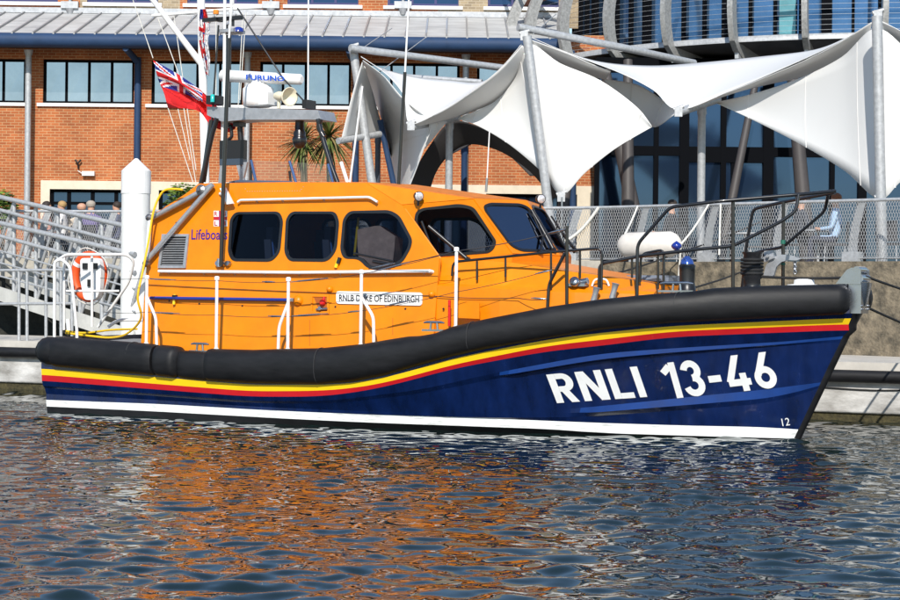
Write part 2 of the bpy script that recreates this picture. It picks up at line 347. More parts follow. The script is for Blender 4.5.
# rounding of stern corner: stem bar
sb=MB(); pr=[V((p.x,0,p.z)) for p in ep]; rowsS=[]
for i,p in enumerate(ep):
    k=abs(p.y)+.012; rowsS.append([V((p.x-.10,-k-.012,p.z)),V((p.x+.045,-k*.8,p.z)),V((p.x+.07,0,p.z)),V((p.x+.045,k*.8,p.z)),V((p.x-.10,k+.012,p.z))])
sb.grid(rowsS); sb.build('stem_guard',RUB,boat)
# deck
dk=MB(); zt=lambda x:interp(*ZC['deck'],x)
FT=[(40,337),(45,336),(120,341.5),(170,346),(213,349),(250,350),(277,349),(317,348.3),(360,344),(383,340),(405,336.5),(417,336),(432,333.5),(450,326.5),(483,319),(547,306.7),(600,299),(650,294),(690,291.5),(713,288),(770,285.5),(847,284)]
wfen=lambda x: wdeck(x)+.06 if wdeck(x)>-1 else -5
FP=sorted([(lambda p:(p.x,p.z))(Bs(a,b,wfen)) for a,b in FT]); fx=[p[0] for p in FP]; fz=[p[1] for p in FP]
ftop=lambda x:interp(fx,fz,x)
FBt=[(47,366),(157,376),(200,380.5),(250,383.5),(317,384.5),(350,382),(383,375.5),(417,365.5),(450,356.5),(483,349),(550,337.5),(600,329.5),(670,322.5),(847,314)]
FQ=sorted([(lambda p:(p.x,p.z))(Bs(a,b,wfen)) for a,b in FBt]); gx=[p[0] for p in FQ]; gz=[p[1] for p in FQ]
fbot=lambda x:interp(gx,gz,x)
A_=[];Bm=[];C_=[]
for i in range(61):
    x=12.9*i/60; z=ftop(x)-.13; w=wdeck(x); A_.append(V((x,-w,z)));Bm.append(V((x,0,z+.05)));C_.append(V((x,w,z)))
dk.grid([A_,Bm,C_]); dk.build('deck',DKGREY,boat)
ck=MB(); ck.grid([[V((12.9*i/60,-wdeck(12.9*i/60),ftop(12.9*i/60)-.13)) for i in range(61)],[V((12.9*i/60,-wdeck(12.9*i/60),zt(12.9*i/60))) for i in range(61)]]); ck.grid([[V((12.9*i/60,wdeck(12.9*i/60),ftop(12.9*i/60)-.13)) for i in range(61)],[V((12.9*i/60,wdeck(12.9*i/60),zt(12.9*i/60))) for i in range(61)]]); ck.build('bulwark',NAVY,boat)
def fender(x0,x1,side=-1,top0=0,rx=.2,drop=0,n=26,blend=.16,wrap=False,bulge=0):
    mb=MB(); R=[]; K=16
    for i in range(n+1):
        x=x0+(x1-x0)*i/n; e=min(x-x0,x1-x); k=1 if e>=blend else math.sqrt(max(0,1-(1-e/blend)**2))
        k=max(k,.35 if blend>.03 else .9) if k<1 else 1
        zt_=ftop(x)-drop; zb=fbot(x)-.01; cz=(zt_+zb)/2; hz=(zt_-zb)/2*(.55+.45*k); hx=(rx+bulge)*k
        dx=.02; nrm=V((-(wdeck(min(x+dx,12.9))-wdeck(x-dx))/(2*dx),-1,0)).normalized()
        c=V((x,-wdeck(x),cz))+V((nrm.x,nrm.y,0))*-.045
        ring=[]
        for j in range(K):
            a=2*math.pi*j/K; ca=math.copysign(abs(math.cos(a))**.8,math.cos(a)); sa=math.copysign(abs(math.sin(a))**.8,math.sin(a))
            q=c+V((nrm.x,nrm.y,0))*(ca*hx)+V((0,0,sa*hz)); ring.append(V((q.x,q.y*(1 if side<0 else -1),q.z)))
        R.append(ring)
    vs=[p for r in R for p in r]; fs=[(i*K+j,i*K+(j+1)%K,(i+1)*K+(j+1)%K,(i+1)*K+j) for i in range(n) for j in range(K)]
    mb.add(vs,fs,0,True); mb.add(R[0],[tuple(range(K))]); mb.add(R[-1],[tuple(range(K))]); return mb
xn1=Bs(178,350,wfen).x; xn2=Bs(203,350,wfen).x; x3=Bs(318,350,wfen).x; x4=Bs(470,330,wfen).x; x5=Bs(543,315,wfen).x; x6=Bs(700,300,wfen).x
xk=Bs(153,350,wfen).x
for sd in(-1,1):
    fender(xn1-.1,xn2+.18,sd,drop=.06,rx=.15,n=12).build('fender_section',RUB,boat)
    fender(.28,xk+.01,sd,rx=.235,blend=.012).build('fender_section',RUB,boat)
    fender(xk-.0,xn1,sd,rx=.235,n=10,blend=.1).build('fender_section',RUB,boat)
    fender(xn2,12.9,sd,rx=.222,blend=.1,n=110).build('fender_section',RUB,boat)
fj=MB()
for xj in (xk-.45,Bs(318,350,wfen).x,Bs(470,330,wfen).x,x6-.3):
    zt_=ftop(xj);zb=fbot(xj);cz=(zt_+zb)/2; w_=wdeck(xj)-.045; fj.tube([V((xj,-w_-.226*math.copysign(abs(math.cos(a))**.8,math.cos(a)),cz+((zt_-zb)/2+.004)*math.copysign(abs(math.sin(a))**.8,math.sin(a)))) for a in [2*math.pi*i/24 for i in range(24)]],.006,5,closed=True)
fj.build('fender_joint',mat('joint_grey',(.03,.03,.032),.8),boat)
# stern wrap fender
st=MB(); zc=(ftop(.2)+fbot(.2))/2; hz=(ftop(.2)-fbot(.2))/2; path=[V((.3,-2.10,zc)),V((.18,-2.10,zc)),V((.08,-2.02,zc)),V((.03,-1.9,zc)),V((.02,-1.0,zc)),V((.02,1.0,zc)),V((.03,1.9,zc)),V((.08,2.02,zc)),V((.18,2.10,zc)),V((.3,2.10,zc))]
st.tube(smooth_pts(path,4),.23,16); o=st.build('fender_section',RUB,boat); 
# ---------------- wheelhouse shell
sp=V((0,-1.65,1.2)); sn=V((1,0,0)).cross(V((0,.35,2.5))).normalized()
S=lambda px,py:Bpl(px,py,sp,sn)
A=S(402,205); Bc=B(473,199,1.2); C=B(526,201,0); Cb=B(559,256,0)
n2=(Bc-C).cross(Cb-C).normalized(); Bb=Bpl(512,254,C,n2); n1=(A-Bc).cross(Bb-Bc).normalized(); Ab=Bpl(440,258,Bc,n1)
F1=lambda px,py:Bpl(px,py,Bc,n1); F2=lambda px,py:Bpl(px,py,C,n2)
mir=lambda p:V((p.x,-p.y,p.z))
def m3n(n): return V((n.x,-n.y,n.z))
F3=lambda px,py:Bpl(px,py,C,m3n(n2))
zb=ftop(3)-.15
def down(p,z=None): # extend on side plane to z
    t=((z or zb)-p.z)/.35*0; zz=zb if z is None else z; return V((p.x,-(1.65-(zz-1.2)*.14),zz))
sideo=[down(S(143,335)),S(147,270),S(152.5,217.5),S(157,213),S(187,194),S(199,184.5),S(283,183),S(367,183.2),A,S(440,258),down(S(440,258),ftop(7.1)-.2)]
WIN=[('s',round2([(237,213.5),(279,213),(282.5,221),(279.5,252),(272,260.5),(234,260),(230,252),(232,220)],7),S,sn),
 ('s',round2([(293,213),(335,213),(338.5,222),(336,250),(328,260.5),(291,260),(286.5,252),(288,220)],7),S,sn),
 ('s',round2([(351,212.5),(390,212),(399,217),(411.5,240),(410,248),(402,262),(376,268.5),(368,266),(361,258),(346,258),(342.5,250),(345,220)],5),S,sn),
 ('1',round2([(418,212.5),(424,209),(460,205.5),(473,208),(495.5,241),(493,248),(488,252),(440,255),(434,253),(416,222)],5),F1,n1),
 ('2',round2([(484,207),(490,204.8),(520,205.5),(528,209),(552,247),(549,251.5),(520,251),(510,246),(485,212)],5),F2,n2)]
W6=round2([(533.5,209),(538,208.5),(553,215),(576,246),(575,249),(564,250),(558,246)],3)
holes={'s':[],'1':[],'2':[]}
def fixn(n,side=-1): return n if n.y<0 or (abs(n.y)<.3 and n.x>0) else -n
WP=[]
for k,poly,fn,nn in WIN:
    P=[fn(x,y) for x,y in poly]; nn=fixn(nn) if k!='2' else (n2 if n2.x>0 else -n2)
    if k=='1': nn=n1 if n1.y<0 else -n1
    holes[k].append(P); WP.append((P,nn))
wh=MB()
f1=[A,Bc,Bb,Ab]; f2=[Bc,C,Cb,Bb]
def tess(polys,mirror=False):
    if mirror: polys=[[mir(p) for p in q] for q in polys]
    wh.holes(polys)
for mr in(False,True):
    tess([sideo]+holes['s'],mr); tess([f1]+holes['1'],mr); tess([f2]+holes['2'],mr)
Rr=sideo[7]; Rc=V((Rr.x+.12,0,Rr.z+.03)); 
dn=V((-.03,0,-.42))
for q in (lambda p:p,mir): wh.add([q(A),q(Ab),q(sideo[9]),q(Ab)+dn,q(sideo[9])+dn],[(0,1,2),(1,3,4,2)])
for q in (lambda p:p,mir):
    wh.add([q(Ab),q(Bb),Cb,Cb+dn,q(Bb)+dn,q(Ab)+dn],[(0,1,4,5),(1,2,3,4)])
for i in range(0,7):
    a,b=sideo[i],sideo[i+1]; mrk=1 if i>=3 else 0
    ca=V(((a.x),0,a.z+(.03 if i>4 else 0))); cb=V((b.x,0,b.z+(.03 if i>3 else 0)))
    if i==6: cb=Rc
    wh.add([a,b,cb,ca],[(0,1,2,3)],mrk); wh.add([mir(a),mir(b),cb,ca],[(0,1,2,3)],mrk)
for q in (lambda p:p,mir):
    wh.add([q(Rr),q(A),q(Bc)],[(0,1,2)],0); wh.add([q(Rr),q(Bc),C,Rc],[(0,1,2,3)],1)
house=wh.build('wheelhouse',[ORANGE,ORTOP],boat,recalc=False)
sol=house.modifiers.new('t','SOLIDIFY'); sol.thickness=.035; sol.offset=0
def inset(P,k):
    c=sum(P,V((0,0,0)))/len(P); return [p+(c-p).normalized()*min(k,(c-p).length*.5) for p in P]
for P,nn in WP:
    for q in (lambda p:p,mir):
        PP=[q(p) for p in P]; n_=q(nn)
        f=MB(); f.ring([p+n_*.028 for p in inset(PP,-.028)],[p+n_*.028 for p in inset(PP,.024)],-n_*.06); fo=f.build('window',BLK,boat)
        g=MB(); g.holes([[p+n_*.008 for p in inset(PP,.0)]]); g.build('pane',CABGL,fo,recalc=False)
# interior
it=MB(); it.add([V((1.9,-1.5,1.5)),V((7.3,-1.45,1.5)),V((7.3,1.45,1.5)),V((1.9,1.5,1.5))],[(0,1,2,3)]); it.bb((2.2,-1.3,1.52),(2.3,1.3,3.5)); it.bb((6.9,-1.2,1.5),(7.3,1.2,2.45)); it.build('cabin_interior',mat('cabin_dark',(.05,.05,.06),.7),boat)
def seat(x,y,m,m2):
    s_=MB(); s_.box((x,y,1.95),(.5,.48,.14)); s_.prism([V((x-.28,y-.22,2.0)),V((x-.16,y-.22,2.0)),V((x-.26,y-.18,2.85)),V((x-.38,y-.18,2.85))],(0,.42,0)); s_.box((x-.31,y,2.95),(.12,.26,.2)); s_.box((x,y,1.72),(.2,.2,.44)); 
    o=s_.build('crew_seat',m,boat)
    b=MB()
    for dy in(-.12,.12): b.rod((x-.13,y+dy,2.05),(x-.27,y+dy,2.85),.018)
    b.build('seat_belt',m2,o)
sg=mat('seat_grey',(.10,.11,.13),.7); bl=mat('belt_blue',(.1,.25,.6),.5); 
for x in(3.9,5.0):
    for y in(-.75,.75): seat(x,y,sg,bl)
seat(6.0,.7,sg,bl)
cv=MB(); c0=S(371,240)+V((0,.30,0)); K_=[(350,229),(362,226.5),(372,224.5),(377,228.5),(388,236),(387,250),(385,266),(366,268),(352,262),(350,245)]
fr0=[S(x,y)+V((0,.22,0)) for x,y in K_]; fr1=[p+V((.12,.16,.02)) for p in fr0]
k_=len(fr0); cv.add(fr0,[tuple(t) for t in tessellate_polygon([fr0])]); bk0=[p+V((-.10,.42,-.03)) for p in fr0]
for a_ in range(k_): cv.add([fr0[a_],fr0[(a_+1)%k_],bk0[(a_+1)%k_],bk0[a_]],[(0,1,2,3)],0,False)
cv.build('seat_cover',TAN,boat)
def bt(name,pts,r,m,par=None,n=8,**k):
    mb=MB(); mb.tube(pts,r,n); return mb.build(name,m,None if 'origin' in k else (par or boat),**k)
# poster/labels on far cabin window, grab poles
bt('grab_pole',[S(350,217)+V((0,.25,0)),S(346,255)+V((0,.25,0))],.02,YEL)
# ---------------- trunk / coachroof
tk=MB()
E0=[(441,283,1.52),(500,286.5,1.54),(540,289,1.48),(575,290,1.40),(610,291,1.27),(636,291.5,1.12),(653,292.5,1.0)]
E=[B(x,y,w) for x,y,w in E0]
E[0]=V((Ab.x-.01,-1.535,E[0].z))
for p in E: pass
def trow(p,k):  # k 0 bottom,1 side top, 2 bevel, 3 inner, 4 centre
    i=E.index(p); t=i/(len(E)-1); hc=.40*(1-t)**1.1+.10; w=-p.y
    if k==0: return V((p.x,-w-.05,ftop(p.x)-.3))
    if k==1: return V((p.x,-w,p.z-.035))
    if k==2: return V((p.x-(.3 if i==0 else 0),-w+.07,p.z+.01))
    xo=-.5 if i==0 else 0
    if k==3: return V((p.x+xo,-w*(.82-.25*t),p.z+hc*.84))
    return V((p.x+xo,0,p.z+hc))
for q in(lambda p:p,mir):
    for k,mm in((0,0),(1,0),(2,0),(3,0)):
        tk.grid([[q(trow(p,k)) for p in E],[q(trow(p,k+1)) for p in E]],mm,False)
    last=E[-1]; fr=[trow(last,k) for k in range(5)]; tk.add([q(f) for f in fr]+[V((last.x,0,fr[0].z))],[(0,1,2,3,4,5)])
tk.build('foredeck_trunk',ORANGE,boat)
TKB=BVHTree.FromPolygons([tuple(v) for v in tk.v],tk.f)
def ontk(px,py,off=0):
    o,d=loc(px,py); h=TKB.ray_cast(o,d)
    return (h[0] if h[0] is not None else B(px,py,1.2))+V((0,0,off))
# trunk panel, hatch, handles
def plate(pxs,fn,n,th,m,name,par=None):
    P=[fn(x,y) for x,y in pxs]; mb=MB(); mb.prism([p+n*.004 for p in P],n*th); return mb.build(name,m,par or boat)
nS=sn if sn.y<0 else -sn
tn=V((0,-1,.05)).normalized()
TS=lambda px,py:B(px,py,1.70)
plate([(459,301),(480,303),(480,319),(459,318)],TS,tn,.02,ORANGE,'access_panel')
hp=ontk(626,281); hm=MB(); hm.box((hp.x+.1,0.0,hp.z+.03),(.75,.8,.06)); hm.box((hp.x+.1,0,hp.z+.075),(.62,.68,.03)); hm.build('deck_hatch',[mat('hatch_grey',(.16,.19,.25),.25,coat=.5)],boat)
for (a,b) in (((592,286),(609,286)),):
    p,q=ontk(*a),ontk(*b); bt('grab_handle',bend([p,p+V((.04,0,.1)),q+V((-.04,0,.1)),q],.05),.016,WTUBE)
# ---------------- side wall details
nout=nS
def So(px,py,off=.0): return S(px,py)+nout*off
Sd=lambda x,y:So(x,y,.022)
decal('Lifeboats',[(192.5,229.5),(228.5,229.5),(228,239.8),(192,239.8)],lambda x,y:So(x,y,.024),TXTNAVY,'lettering',boat,.01)
fl=MB(); 
def Rect(mb,x0,y0,x1,y1,off,mi=0): mb.prism([So(x0,y0,off),So(x1,y0,off),So(x1,y1,off),So(x0,y1,off)],nout*.003,mi)
Rect(fl,214.5,211,228,226.5,.02,0); Rect(fl,214.5,217,228,220.3,.0235,1); Rect(fl,219.8,211,222.8,226.5,.0237,2); Rect(fl,220.4,211,222.2,226.5,.0275,1)
flo=fl.build('flag_emblem',[WHITE,RED,BLUE],boat)
for ch,x,y in(('R',217,214),('N',225,214),('L',217,223.5),('I',225,223.5)): decal(ch,[(x-1.6,y-2.2),(x+1.6,y-2.2),(x+1.6,y+2.2),(x-1.6,y+2.2)],lambda a,b:So(a,b,.031),RED,'lettering',flo,.01)
nbp=round2([(337.5,291.5),(423.5,293),(423,306),(337.5,304)],3); nb=MB(); nb.prism([So(x,y,.02) for x,y in nbp],nout*.02); nbo=nb.build('name_board',WHITE,boat)
decal('RNLB DUKE OF EDINBURGH',[(340.5,294.8),(420.5,296.2),(420.5,303),(340.5,301.6)],lambda a,b:So(a,b,.045),TXTBLK,'lettering',nbo,.018)
g=MB(); g.ring([So(x,y,.02) for x,y in((163.5,234.5),(190.5,234.5),(187,268.5),(159.5,268.5))],[So(x,y,.02) for x,y in((166,237),(188,237),(184.5,266),(162,266))],nout*.03); go=g.build('vent_grille',GREY,boat)
sl=MB()
for i in range(12):
    y=238.5+i*2.35; dx=-(y-235)*.11; sl.prism([So(166.5+dx,y,.02),So(188+dx,y,.02),So(188+dx,y+1.3,.045),So(166.5+dx,y+1.3,.045)],nout*.008)
sl.build('louvres',GREY,go)
bk=MB(); bk.prism([So(x,y,.015) for x,y in((166,237),(188,237),(184.5,266),(162,266))],nout*.004); bk.build('grille_back',BLK,go)
def Hr(name,pts,r,m,offs=.07,brk=()):
    o=bt(name,bend([So(x,y,offs) for x,y in pts],.06),r,m)
    if brk:
        b=MB()
        for x,y in brk: b.rod(So(x,y,offs),So(x,y+2,.01),.014)
        b.build('bracket',GREY,o)
    return o
Hr('handrail',[(162,272),(300,273.5),(432,272)],.026,WTUBE,.09,[(170,272),(205,272.5),(236,273),(266,273),(300,273.5),(341,273),(386,272.5),(425,272)])
bt('rail_end',[So(432,272,.09),So(433,272,.01)],.03,WTUBE)
Hr('handrail',[(240.5,203),(243,201),(372,198),(380,203)],.02,WTUBE,.08,[(258,200.5),(284,200),(325,199)])
bh=Hr('boathook',[(153,298.5),(292,300.5)],.027,BLUE,.07); bt('tip',[So(291,300.5,.07),So(296,300.7,.07)],.03,WHITE,bh)
for x_,y_,r_ in((299,301,.085),(331,289.5,.055),(433,294.5,.055)):
    kn=MB(); kn.lathe(So(x_,y_,.0),nout,[(0,r_),(.05,r_*.95),(.08,r_*.6),(.09,r_*.2)],14); kn.build('boss',ORANGE,boat)
rc=MB(); rc.ring([So(x,y,.018) for x,y in((312,295),(330,295),(330,314),(312,314))],[So(x,y,.018) for x,y in((313.5,297),(328,297),(328,311.5),(313.5,311.5))],nout*.015); rco=rc.build('recess_frame',ORANGE,boat)
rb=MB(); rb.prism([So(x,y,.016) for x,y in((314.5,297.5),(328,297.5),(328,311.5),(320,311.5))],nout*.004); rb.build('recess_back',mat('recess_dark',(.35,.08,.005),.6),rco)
vl=MB(); vl.lathe(So(324,303,.02),nout,[(0,.05),(.04,.05),(.06,.03)],10,0); vl.lathe(So(322,309,.02),nout,[(0,.035),(.06,.03)],8,1); vl.rod(So(318,310,.05),So(329,309,.05),.02,6,1); vl.rod(So(325,297,.03),So(325,300,.03),.02,6,0); vl.build('hose_valve',[REDP,STEEL],rco)
seam=MB()
for a,b in (((150,285),(402,289)),((165,344),(163,320)),((266,186),(420,280))):pass
for x,y0,y1 in((216,282,347),(310,320,346),(393,318,335)): seam.prism([So(x,y0,.016),So(x+.6,y0,.016),So(x+.6,y1,.016),So(x,y1,.016)],nout*.004)
seam.build('panel_seam',mat('seam_shadow',(.45,.12,.005),.6),boat)
bo=MB()
for x,y in((170,301),(200,304),(243,306),(336,307),(406,309),(444,309),(171,249),(177,223)): bo.lathe(So(x,y,.015),nout,[(0,.018),(.012,.014)],8)
bo.build('bolt',BLK,boat)
for (x,y) in ((340,259),(222,0))[:1]:
    t=MB(); t.rod(So(x,y,.04),So(x-3,y+9,.04),.03,8,0); t.rod(So(x+1.5,y-1,.05),So(x-.5,y+5,.05),.03,8,1); t.build('torch',[YEL,BLK],boat)
t=MB(); t.rod(So(177,295,.06),So(176,305,.06),.025,8,0);t.box(So(177,297,.06),(.06,.07,.05),None,1); t.build('torch',[YEL,BLK],boat)
bt('red_marker',[B(449.5,300,1.72),B(449.2,326,1.72)],.022,REDP)
# dotted roof hatch line & lettering dots
dts=MB()
for i in range(22): dts.lathe(So(248+i*2.5,191.5-.02*i,.016),nout,[(0,.007),(.006,.006)],6)
for p in((246,189),(302,189.5),(304,187)): dts.lathe(So(*p,.016),nout,[(0,.007),(.006,.006)],6)
dts.build('rivet_row',GREY,boat,kind=None)
wp=MB(); P=[So(200,188,.10),So(207,184,.1),So(214,196,.1),So(207,199,.1)]
# A-frame davit
dv=MB(); dv.tube([So(153,221,.12),So(216,187,.12)],.042,10); dv.tube([So(150,263,.12),So(217,186,.12)],.042,10); dv.build('davit_arm',GREY,boat)
bt('davit_post',[So(154.5,219,.12),So(151,266,.12)],.04,WTUBE)
for x_,y_,r_ in((206,191.5,.085),(154,219,.055),(151,265,.055)):
    dj=MB(); dj.lathe(So(x_,y_,.10),nout,[(0,r_),(.06,r_),(.075,r_*.7),(.09,r_*.4),(.11,r_*.35)],14,smooth=False); dj.build('davit_joint',mat('dark_steel',(.2,.2,.21),.35,.7),boat)
lp=MB(); lp.prism([So(225,190,.1),So(230,189,.1),So(238,205,.1),So(232,206,.1)],nout*.05); lp.rod(So(221,194,.02),So(228,196,.1),.03); lp.build('deck_light',WTUBE,boat)
# yellow hose
hz_=[So(190,192,.2),So(178,192,.25),So(170,197,.25),So(163,215,.26),So(158,245,.26),So(153,275,.28),So(149,300,.3)]; bt('fuel_hose',smooth_pts(hz_+[B(141,318,1.7),B(128,333,1.5),B(112,337.5,1.3),B(90,336,1.2),B(66,333,1.2)],6),.019,YROPE)
bt('fuel_hose',smooth_pts([B(66,331,1.0),B(85,333,.9),B(110,330,1.0),B(137,329,1.3)],5),.018,YROPE)
# ---------------- stanchions and guard wires
ws=lambda x: wdeck(x)-.12
def St(px,py,w=None): return Bs(px,py,ws) if w is None else B(px,py,w)
def foot(p): return V((p.x,p.y,ftop(p.x)-.14))
def stan(top,bx,m,r=.026,brace=None,par=None):
    t_=Bs(top[0],top[1],ws); f=V((t_.x,t_.y,ftop(t_.x)-.13)); mb=MB(); mb.tube([f,t_],r,8); mb.lathe(t_,(0,0,1),[(-.03,r*1.5),(.02,r*1.5),(.03,r*.8)],8); mb.lathe(f,(0,0,1),[(0,.05),(.12,.045),(.14,.03)],8)
    if brace:
        P=[Bs(x,y,ws) for x,y in brace]; P[-1]=foot(P[-1]); mb.tube(bend(P,.08),r*.95,8)
    return mb.build('stanchion',m,boat)
stan((147,277),0,WTUBE,brace=[(147,297),(156,318),(157,344)])
stan((217,278),0,WTUBE); stan((288.5,279),0,WTUBE,brace=[(288,303),(279,327),(278,349)]); stan((361.5,271.5),0,WTUBE,brace=[(362,298),(373.5,317),(374,342)]); stan((456.5,249),0,WTUBE)
def wire(pts,tb=(),r=.0045):
    P=[]
    for a,b in zip(pts,pts[1:]): P+=sag(a,b,.02,8)[:-1]
    P.append(V(pts[-1])); o=bt('guard_wire',P,r,mat('wire',(.05,.05,.055),.4,.5),n=5)
    for (a,b) in tb:
        t=MB(); a,b=V(a),V(b); t.tube([a,a.lerp(b,.15),a.lerp(b,.2),a.lerp(b,.75),a.lerp(b,.8),b],[.007,.008,.013,.013,.008,.007],6); t.build('turnbuckle',STEEL,o)
def sw(x,y): return Bs(x,y,ws)
wire([sw(100,278),sw(147,278),sw(217,280.5),sw(288.5,282),sw(361,274),sw(456,251)],[(sw(150,279),sw(176,280)),(sw(275,282),sw(262,281.5)),(sw(291,282),sw(328,278)),(sw(372,272),sw(410,262))])
wire([sw(104,312),sw(147,312),sw(217,315),sw(288.5,316.5),sw(361,311),sw(456,292),sw(551,270)],[(sw(150,312.5),sw(180,313.5)),(sw(268,316),sw(286,316.5)),(sw(292,316),sw(328,313.5)),(sw(348,312),sw(361,311)),(sw(385,306),sw(412,300)),(sw(535,274),sw(552,270))])
wire([So(150,285,.04),So(430,296,.04),ontk(520,298,.0)+V((0,-.06,0)),sw(548,299)],[(sw(531,298),sw(547,299))],.006)
wire([So(372,270,.1),sw(456,251),B(548,234,1.55),B(567,229,1.5)],[(So(375,269,.1),So(398,264,.1)),(B(548,233,1.5),B(566,229,1.5))],.007)
# ---------------- black rails forward
def BR(name,pts,r=.022,par=None): return bt(name,bend(pts,.09),r,BLKT)
w1=1.45
def T(px,py,w): return B(px,py,w)
rl=BR('trunk_rail',[T(452,276,1.5),T(453,262,1.5),T(552,252,1.42),T(602,248,1.25),T(601.5,289,1.25)],.02)
for x,y0,y1,w in((477,261,279,1.5),(505.5,258,276,1.48),(551,252.5,289,1.42),(580,251,277,1.3)): bt('rail_post',[T(x,y0,w),T(x,y1+1,w)],.018,BLKT)
stn=bt('stanchion',[B(567,226,1.5),foot(B(567,303,1.5))],.026,BLKT)
BR('trunk_rail',[B(565,253,1.5),B(549,284,1.5),foot(B(547,305,1.52))],.026)
BR('pulpit_rail',[T(599,288,1.2),T(599.5,264,1.2),T(640,256,1.05),T(700,249,.92),T(733,246,.8),T(782,221,.62),T(796,211,.55),T(798.5,194.5,.5)],.025)
BR('pulpit_rail',[foot(T(637,297,1.25)),T(637.5,244,1.2),T(670,207,1.15),T(720,201,1.0),T(798,194.5,.5),T(835.5,191,.12)],.026)
BR('pulpit_rail',[T(640,282,.9),T(641,254,.9),T(664,249.5,.9),T(663.5,290,.9)],.02)
for x,y0,y1,w in((632,257.5,278,1.05),(658,253,289,.95)): bt('rail_post',[T(x,y0,w),T(x,y1,w)],.018,BLKT)
bt('stanchion',[foot(T(733,287,.85)),T(733,200,.85)],.028,BLKT); bt('stanchion',[foot(T(783,283,-.55)),T(783.5,202,-.55)],.028,BLKT)
BR('pulpit_rail',[foot(T(741,285,-.9)),T(746,248,-.85),T(753,209,-.8),T(783,202,-.6),T(835,192.5,-.05)],.026)
BR('pulpit_rail',[T(745,256,-.85),T(760,251.5,-.8),T(783,247,-.6),T(825,211,-.35),T(828,195,-.25)],.024)
bt('rope_lashing',[T(783,240,-.55),T(783,244,-.55)],.036,mat('green_tape',(.01,.12,.08),.6)); bt('rope_lashing',[T(783,263,-.55),T(783,265,-.55)],.036,MATS['green_tape'])
# capstan etc
def cyl(name,px,y0,y1,w,prof,m,par=None,n=16):
    p=B(px,y1,w); q=B(px,y0,w); h=q.z-p.z; mb=MB(); mb.lathe(p,(0,0,1),[(a*h,r) for a,r in prof],n); return mb.build(name,m,par or boat)
cp=cyl('capstan',687,264,292,.55,[(0,.15),(.05,.13),(.35,.11),(.8,.115),(.95,.12),(1,.1)],BLK); cyl('capstan_cap',687,256,264,.55,[(0,.1),(.5,.085),(.8,.05),(1,.03)],mat('cap_blue',(.1,.2,.6),.12,.8),cp)
bp_=cyl('mooring_post',752,252,291,0,[(0,.16),(.04,.13),(.3,.12),(.34,.15),(.62,.15),(.66,.12),(.93,.13),(.97,.15),(1,.15)],BLK)
rp=MB(); c_=B(752,268,0)
for i in range(5): rp.tube([c_+V((.15*math.cos(a),.15*math.sin(a),.12-i*.05)) for a in [2*math.pi*k/16 for k in range(16)]],.022,6,closed=True)
rp.build('rope_coil',BROPE,bp_)
cyl('vent_dome',804,279,287,-.05,[(0,.24),(.3,.24),(.35,.15),(.9,.14),(1,.1)],WTUBE)
nb_=MB(); c_=B(676.5,246,.7); nb_.lathe(c_,(0,0,1),[(-.075+.15*i/8,.002+.075*math.sin(math.pi*i/8)) for i in range(9)],14); nb_.build('horn_ball',BLUE,boat)
# anchor
an=MB(); an.prism([B(x,y,-.35) for x,y in((763,277),(766,265),(772,257.5),(781,254.5),(790,255),(800,259),(796,260.5),(788,260),(781,262),(776,267),(773,278))],(0,.06,0)); an.prism([B(x,y,-.30) for x,y in((764,262),(764,251),(773,250),(774,258))],(0,.14,0)); an.lathe(B(768,256,-.28),(0,-1,0),[(0,.025),(.04,.025)],8); an.build('anchor',GREY,boat)
ch=MB()
for i in range(6): ch.tube([B(795,260+i*2.4,-.4)+V((.02*math.cos(a)*(1 if i%2 else .3),.02*math.cos(a)*(.3 if i%2 else 1),.03*math.sin(a))) for a in [k*math.pi/4 for k in range(8)]],.008,5,closed=True)
ch.build('anchor_chain',STEEL,boat)
def cleat(p,L=.34):
    mb=MB(); p=V(p); mb.box(p+V((0,0,.01)),(L*1.05,.1,.03)); 
    for s_ in(-1,1): mb.rod(p+V((s_*.06,0,.02)),p+V((s_*.05,0,.12)),.018,8)
    mb.tube([p+V((-L/2,0,.12)),p+V((-L/3,0,.13)),p+V((L/3,0,.13)),p+V((L/2,0,.12))],[.012,.02,.02,.012],8); return mb.build('cleat',STEEL,boat)
cleat(sw(198,352)+V((0,.05,0))); q=sw(434,331); cleat(q+V((0,0,.0)));cleat(sw(674,292)+V((0,.1,0)),.5)
for x,y in((589,301),(608,297)):
    p=sw(x,y)+V((0,.15,-.02)); mb=MB(); mb.lathe(p,(.25,0,1),[(0,.05),(.12,.04),(.2,.05),(.22,.06)],12); mb.build('bollard_post',GREY,boat)
mb=MB(); p=ontk(577,287); mb.box(p+V((0,0,.03)),(.3,.14,.04)); mb.lathe(p+V((0,0,.02)),(0,-1,.6),[(0,.03),(.1,.075),(.14,.07),(.15,.02)],14); mb.lathe(p+V((.12,0,.08)),(1,0,.2),[(-.05,.05),(.05,.05)],10); mb.build('fairlead',STEEL,boat)
# bow roller
br=MB(); z1=B(852,284,.2).z; zb_=B(852,312,.2).z; xb=12.93
br.bb((xb-.06,-.2,zb_-.02),(xb+.12,.2,z1+.03)); 
for s_ in(-.2,.2):
    br.prism([V((xb-.24,s_,z1+.0)),V((xb+.12,s_,z1+.0)),V((xb+.12,s_,z1+.21)),V((xb-.01,s_,z1+.23)),V((xb-.08,s_,z1+.2))],(0,.025*(1 if s_>0 else -1),0))
br.rod((xb+.05,-.2,z1+.2),(xb+.05,.2,z1+.2),.05,10); br.rod((xb+.09,-.2,z1+.08),(xb+.09,.2,z1+.08),.06,12); br.lathe((xb+.02,0,zb_+.02),(0,0,1),[(0,.05),(.08,.12),(.3,.18),(z1-zb_,.2)],16)
for s_ in(-.17,.17):
    for dz in(.04,.09): br.lathe((xb+.12,s_,zb_+dz),(1,0,0),[(0,.014),(.02,.012)],6)
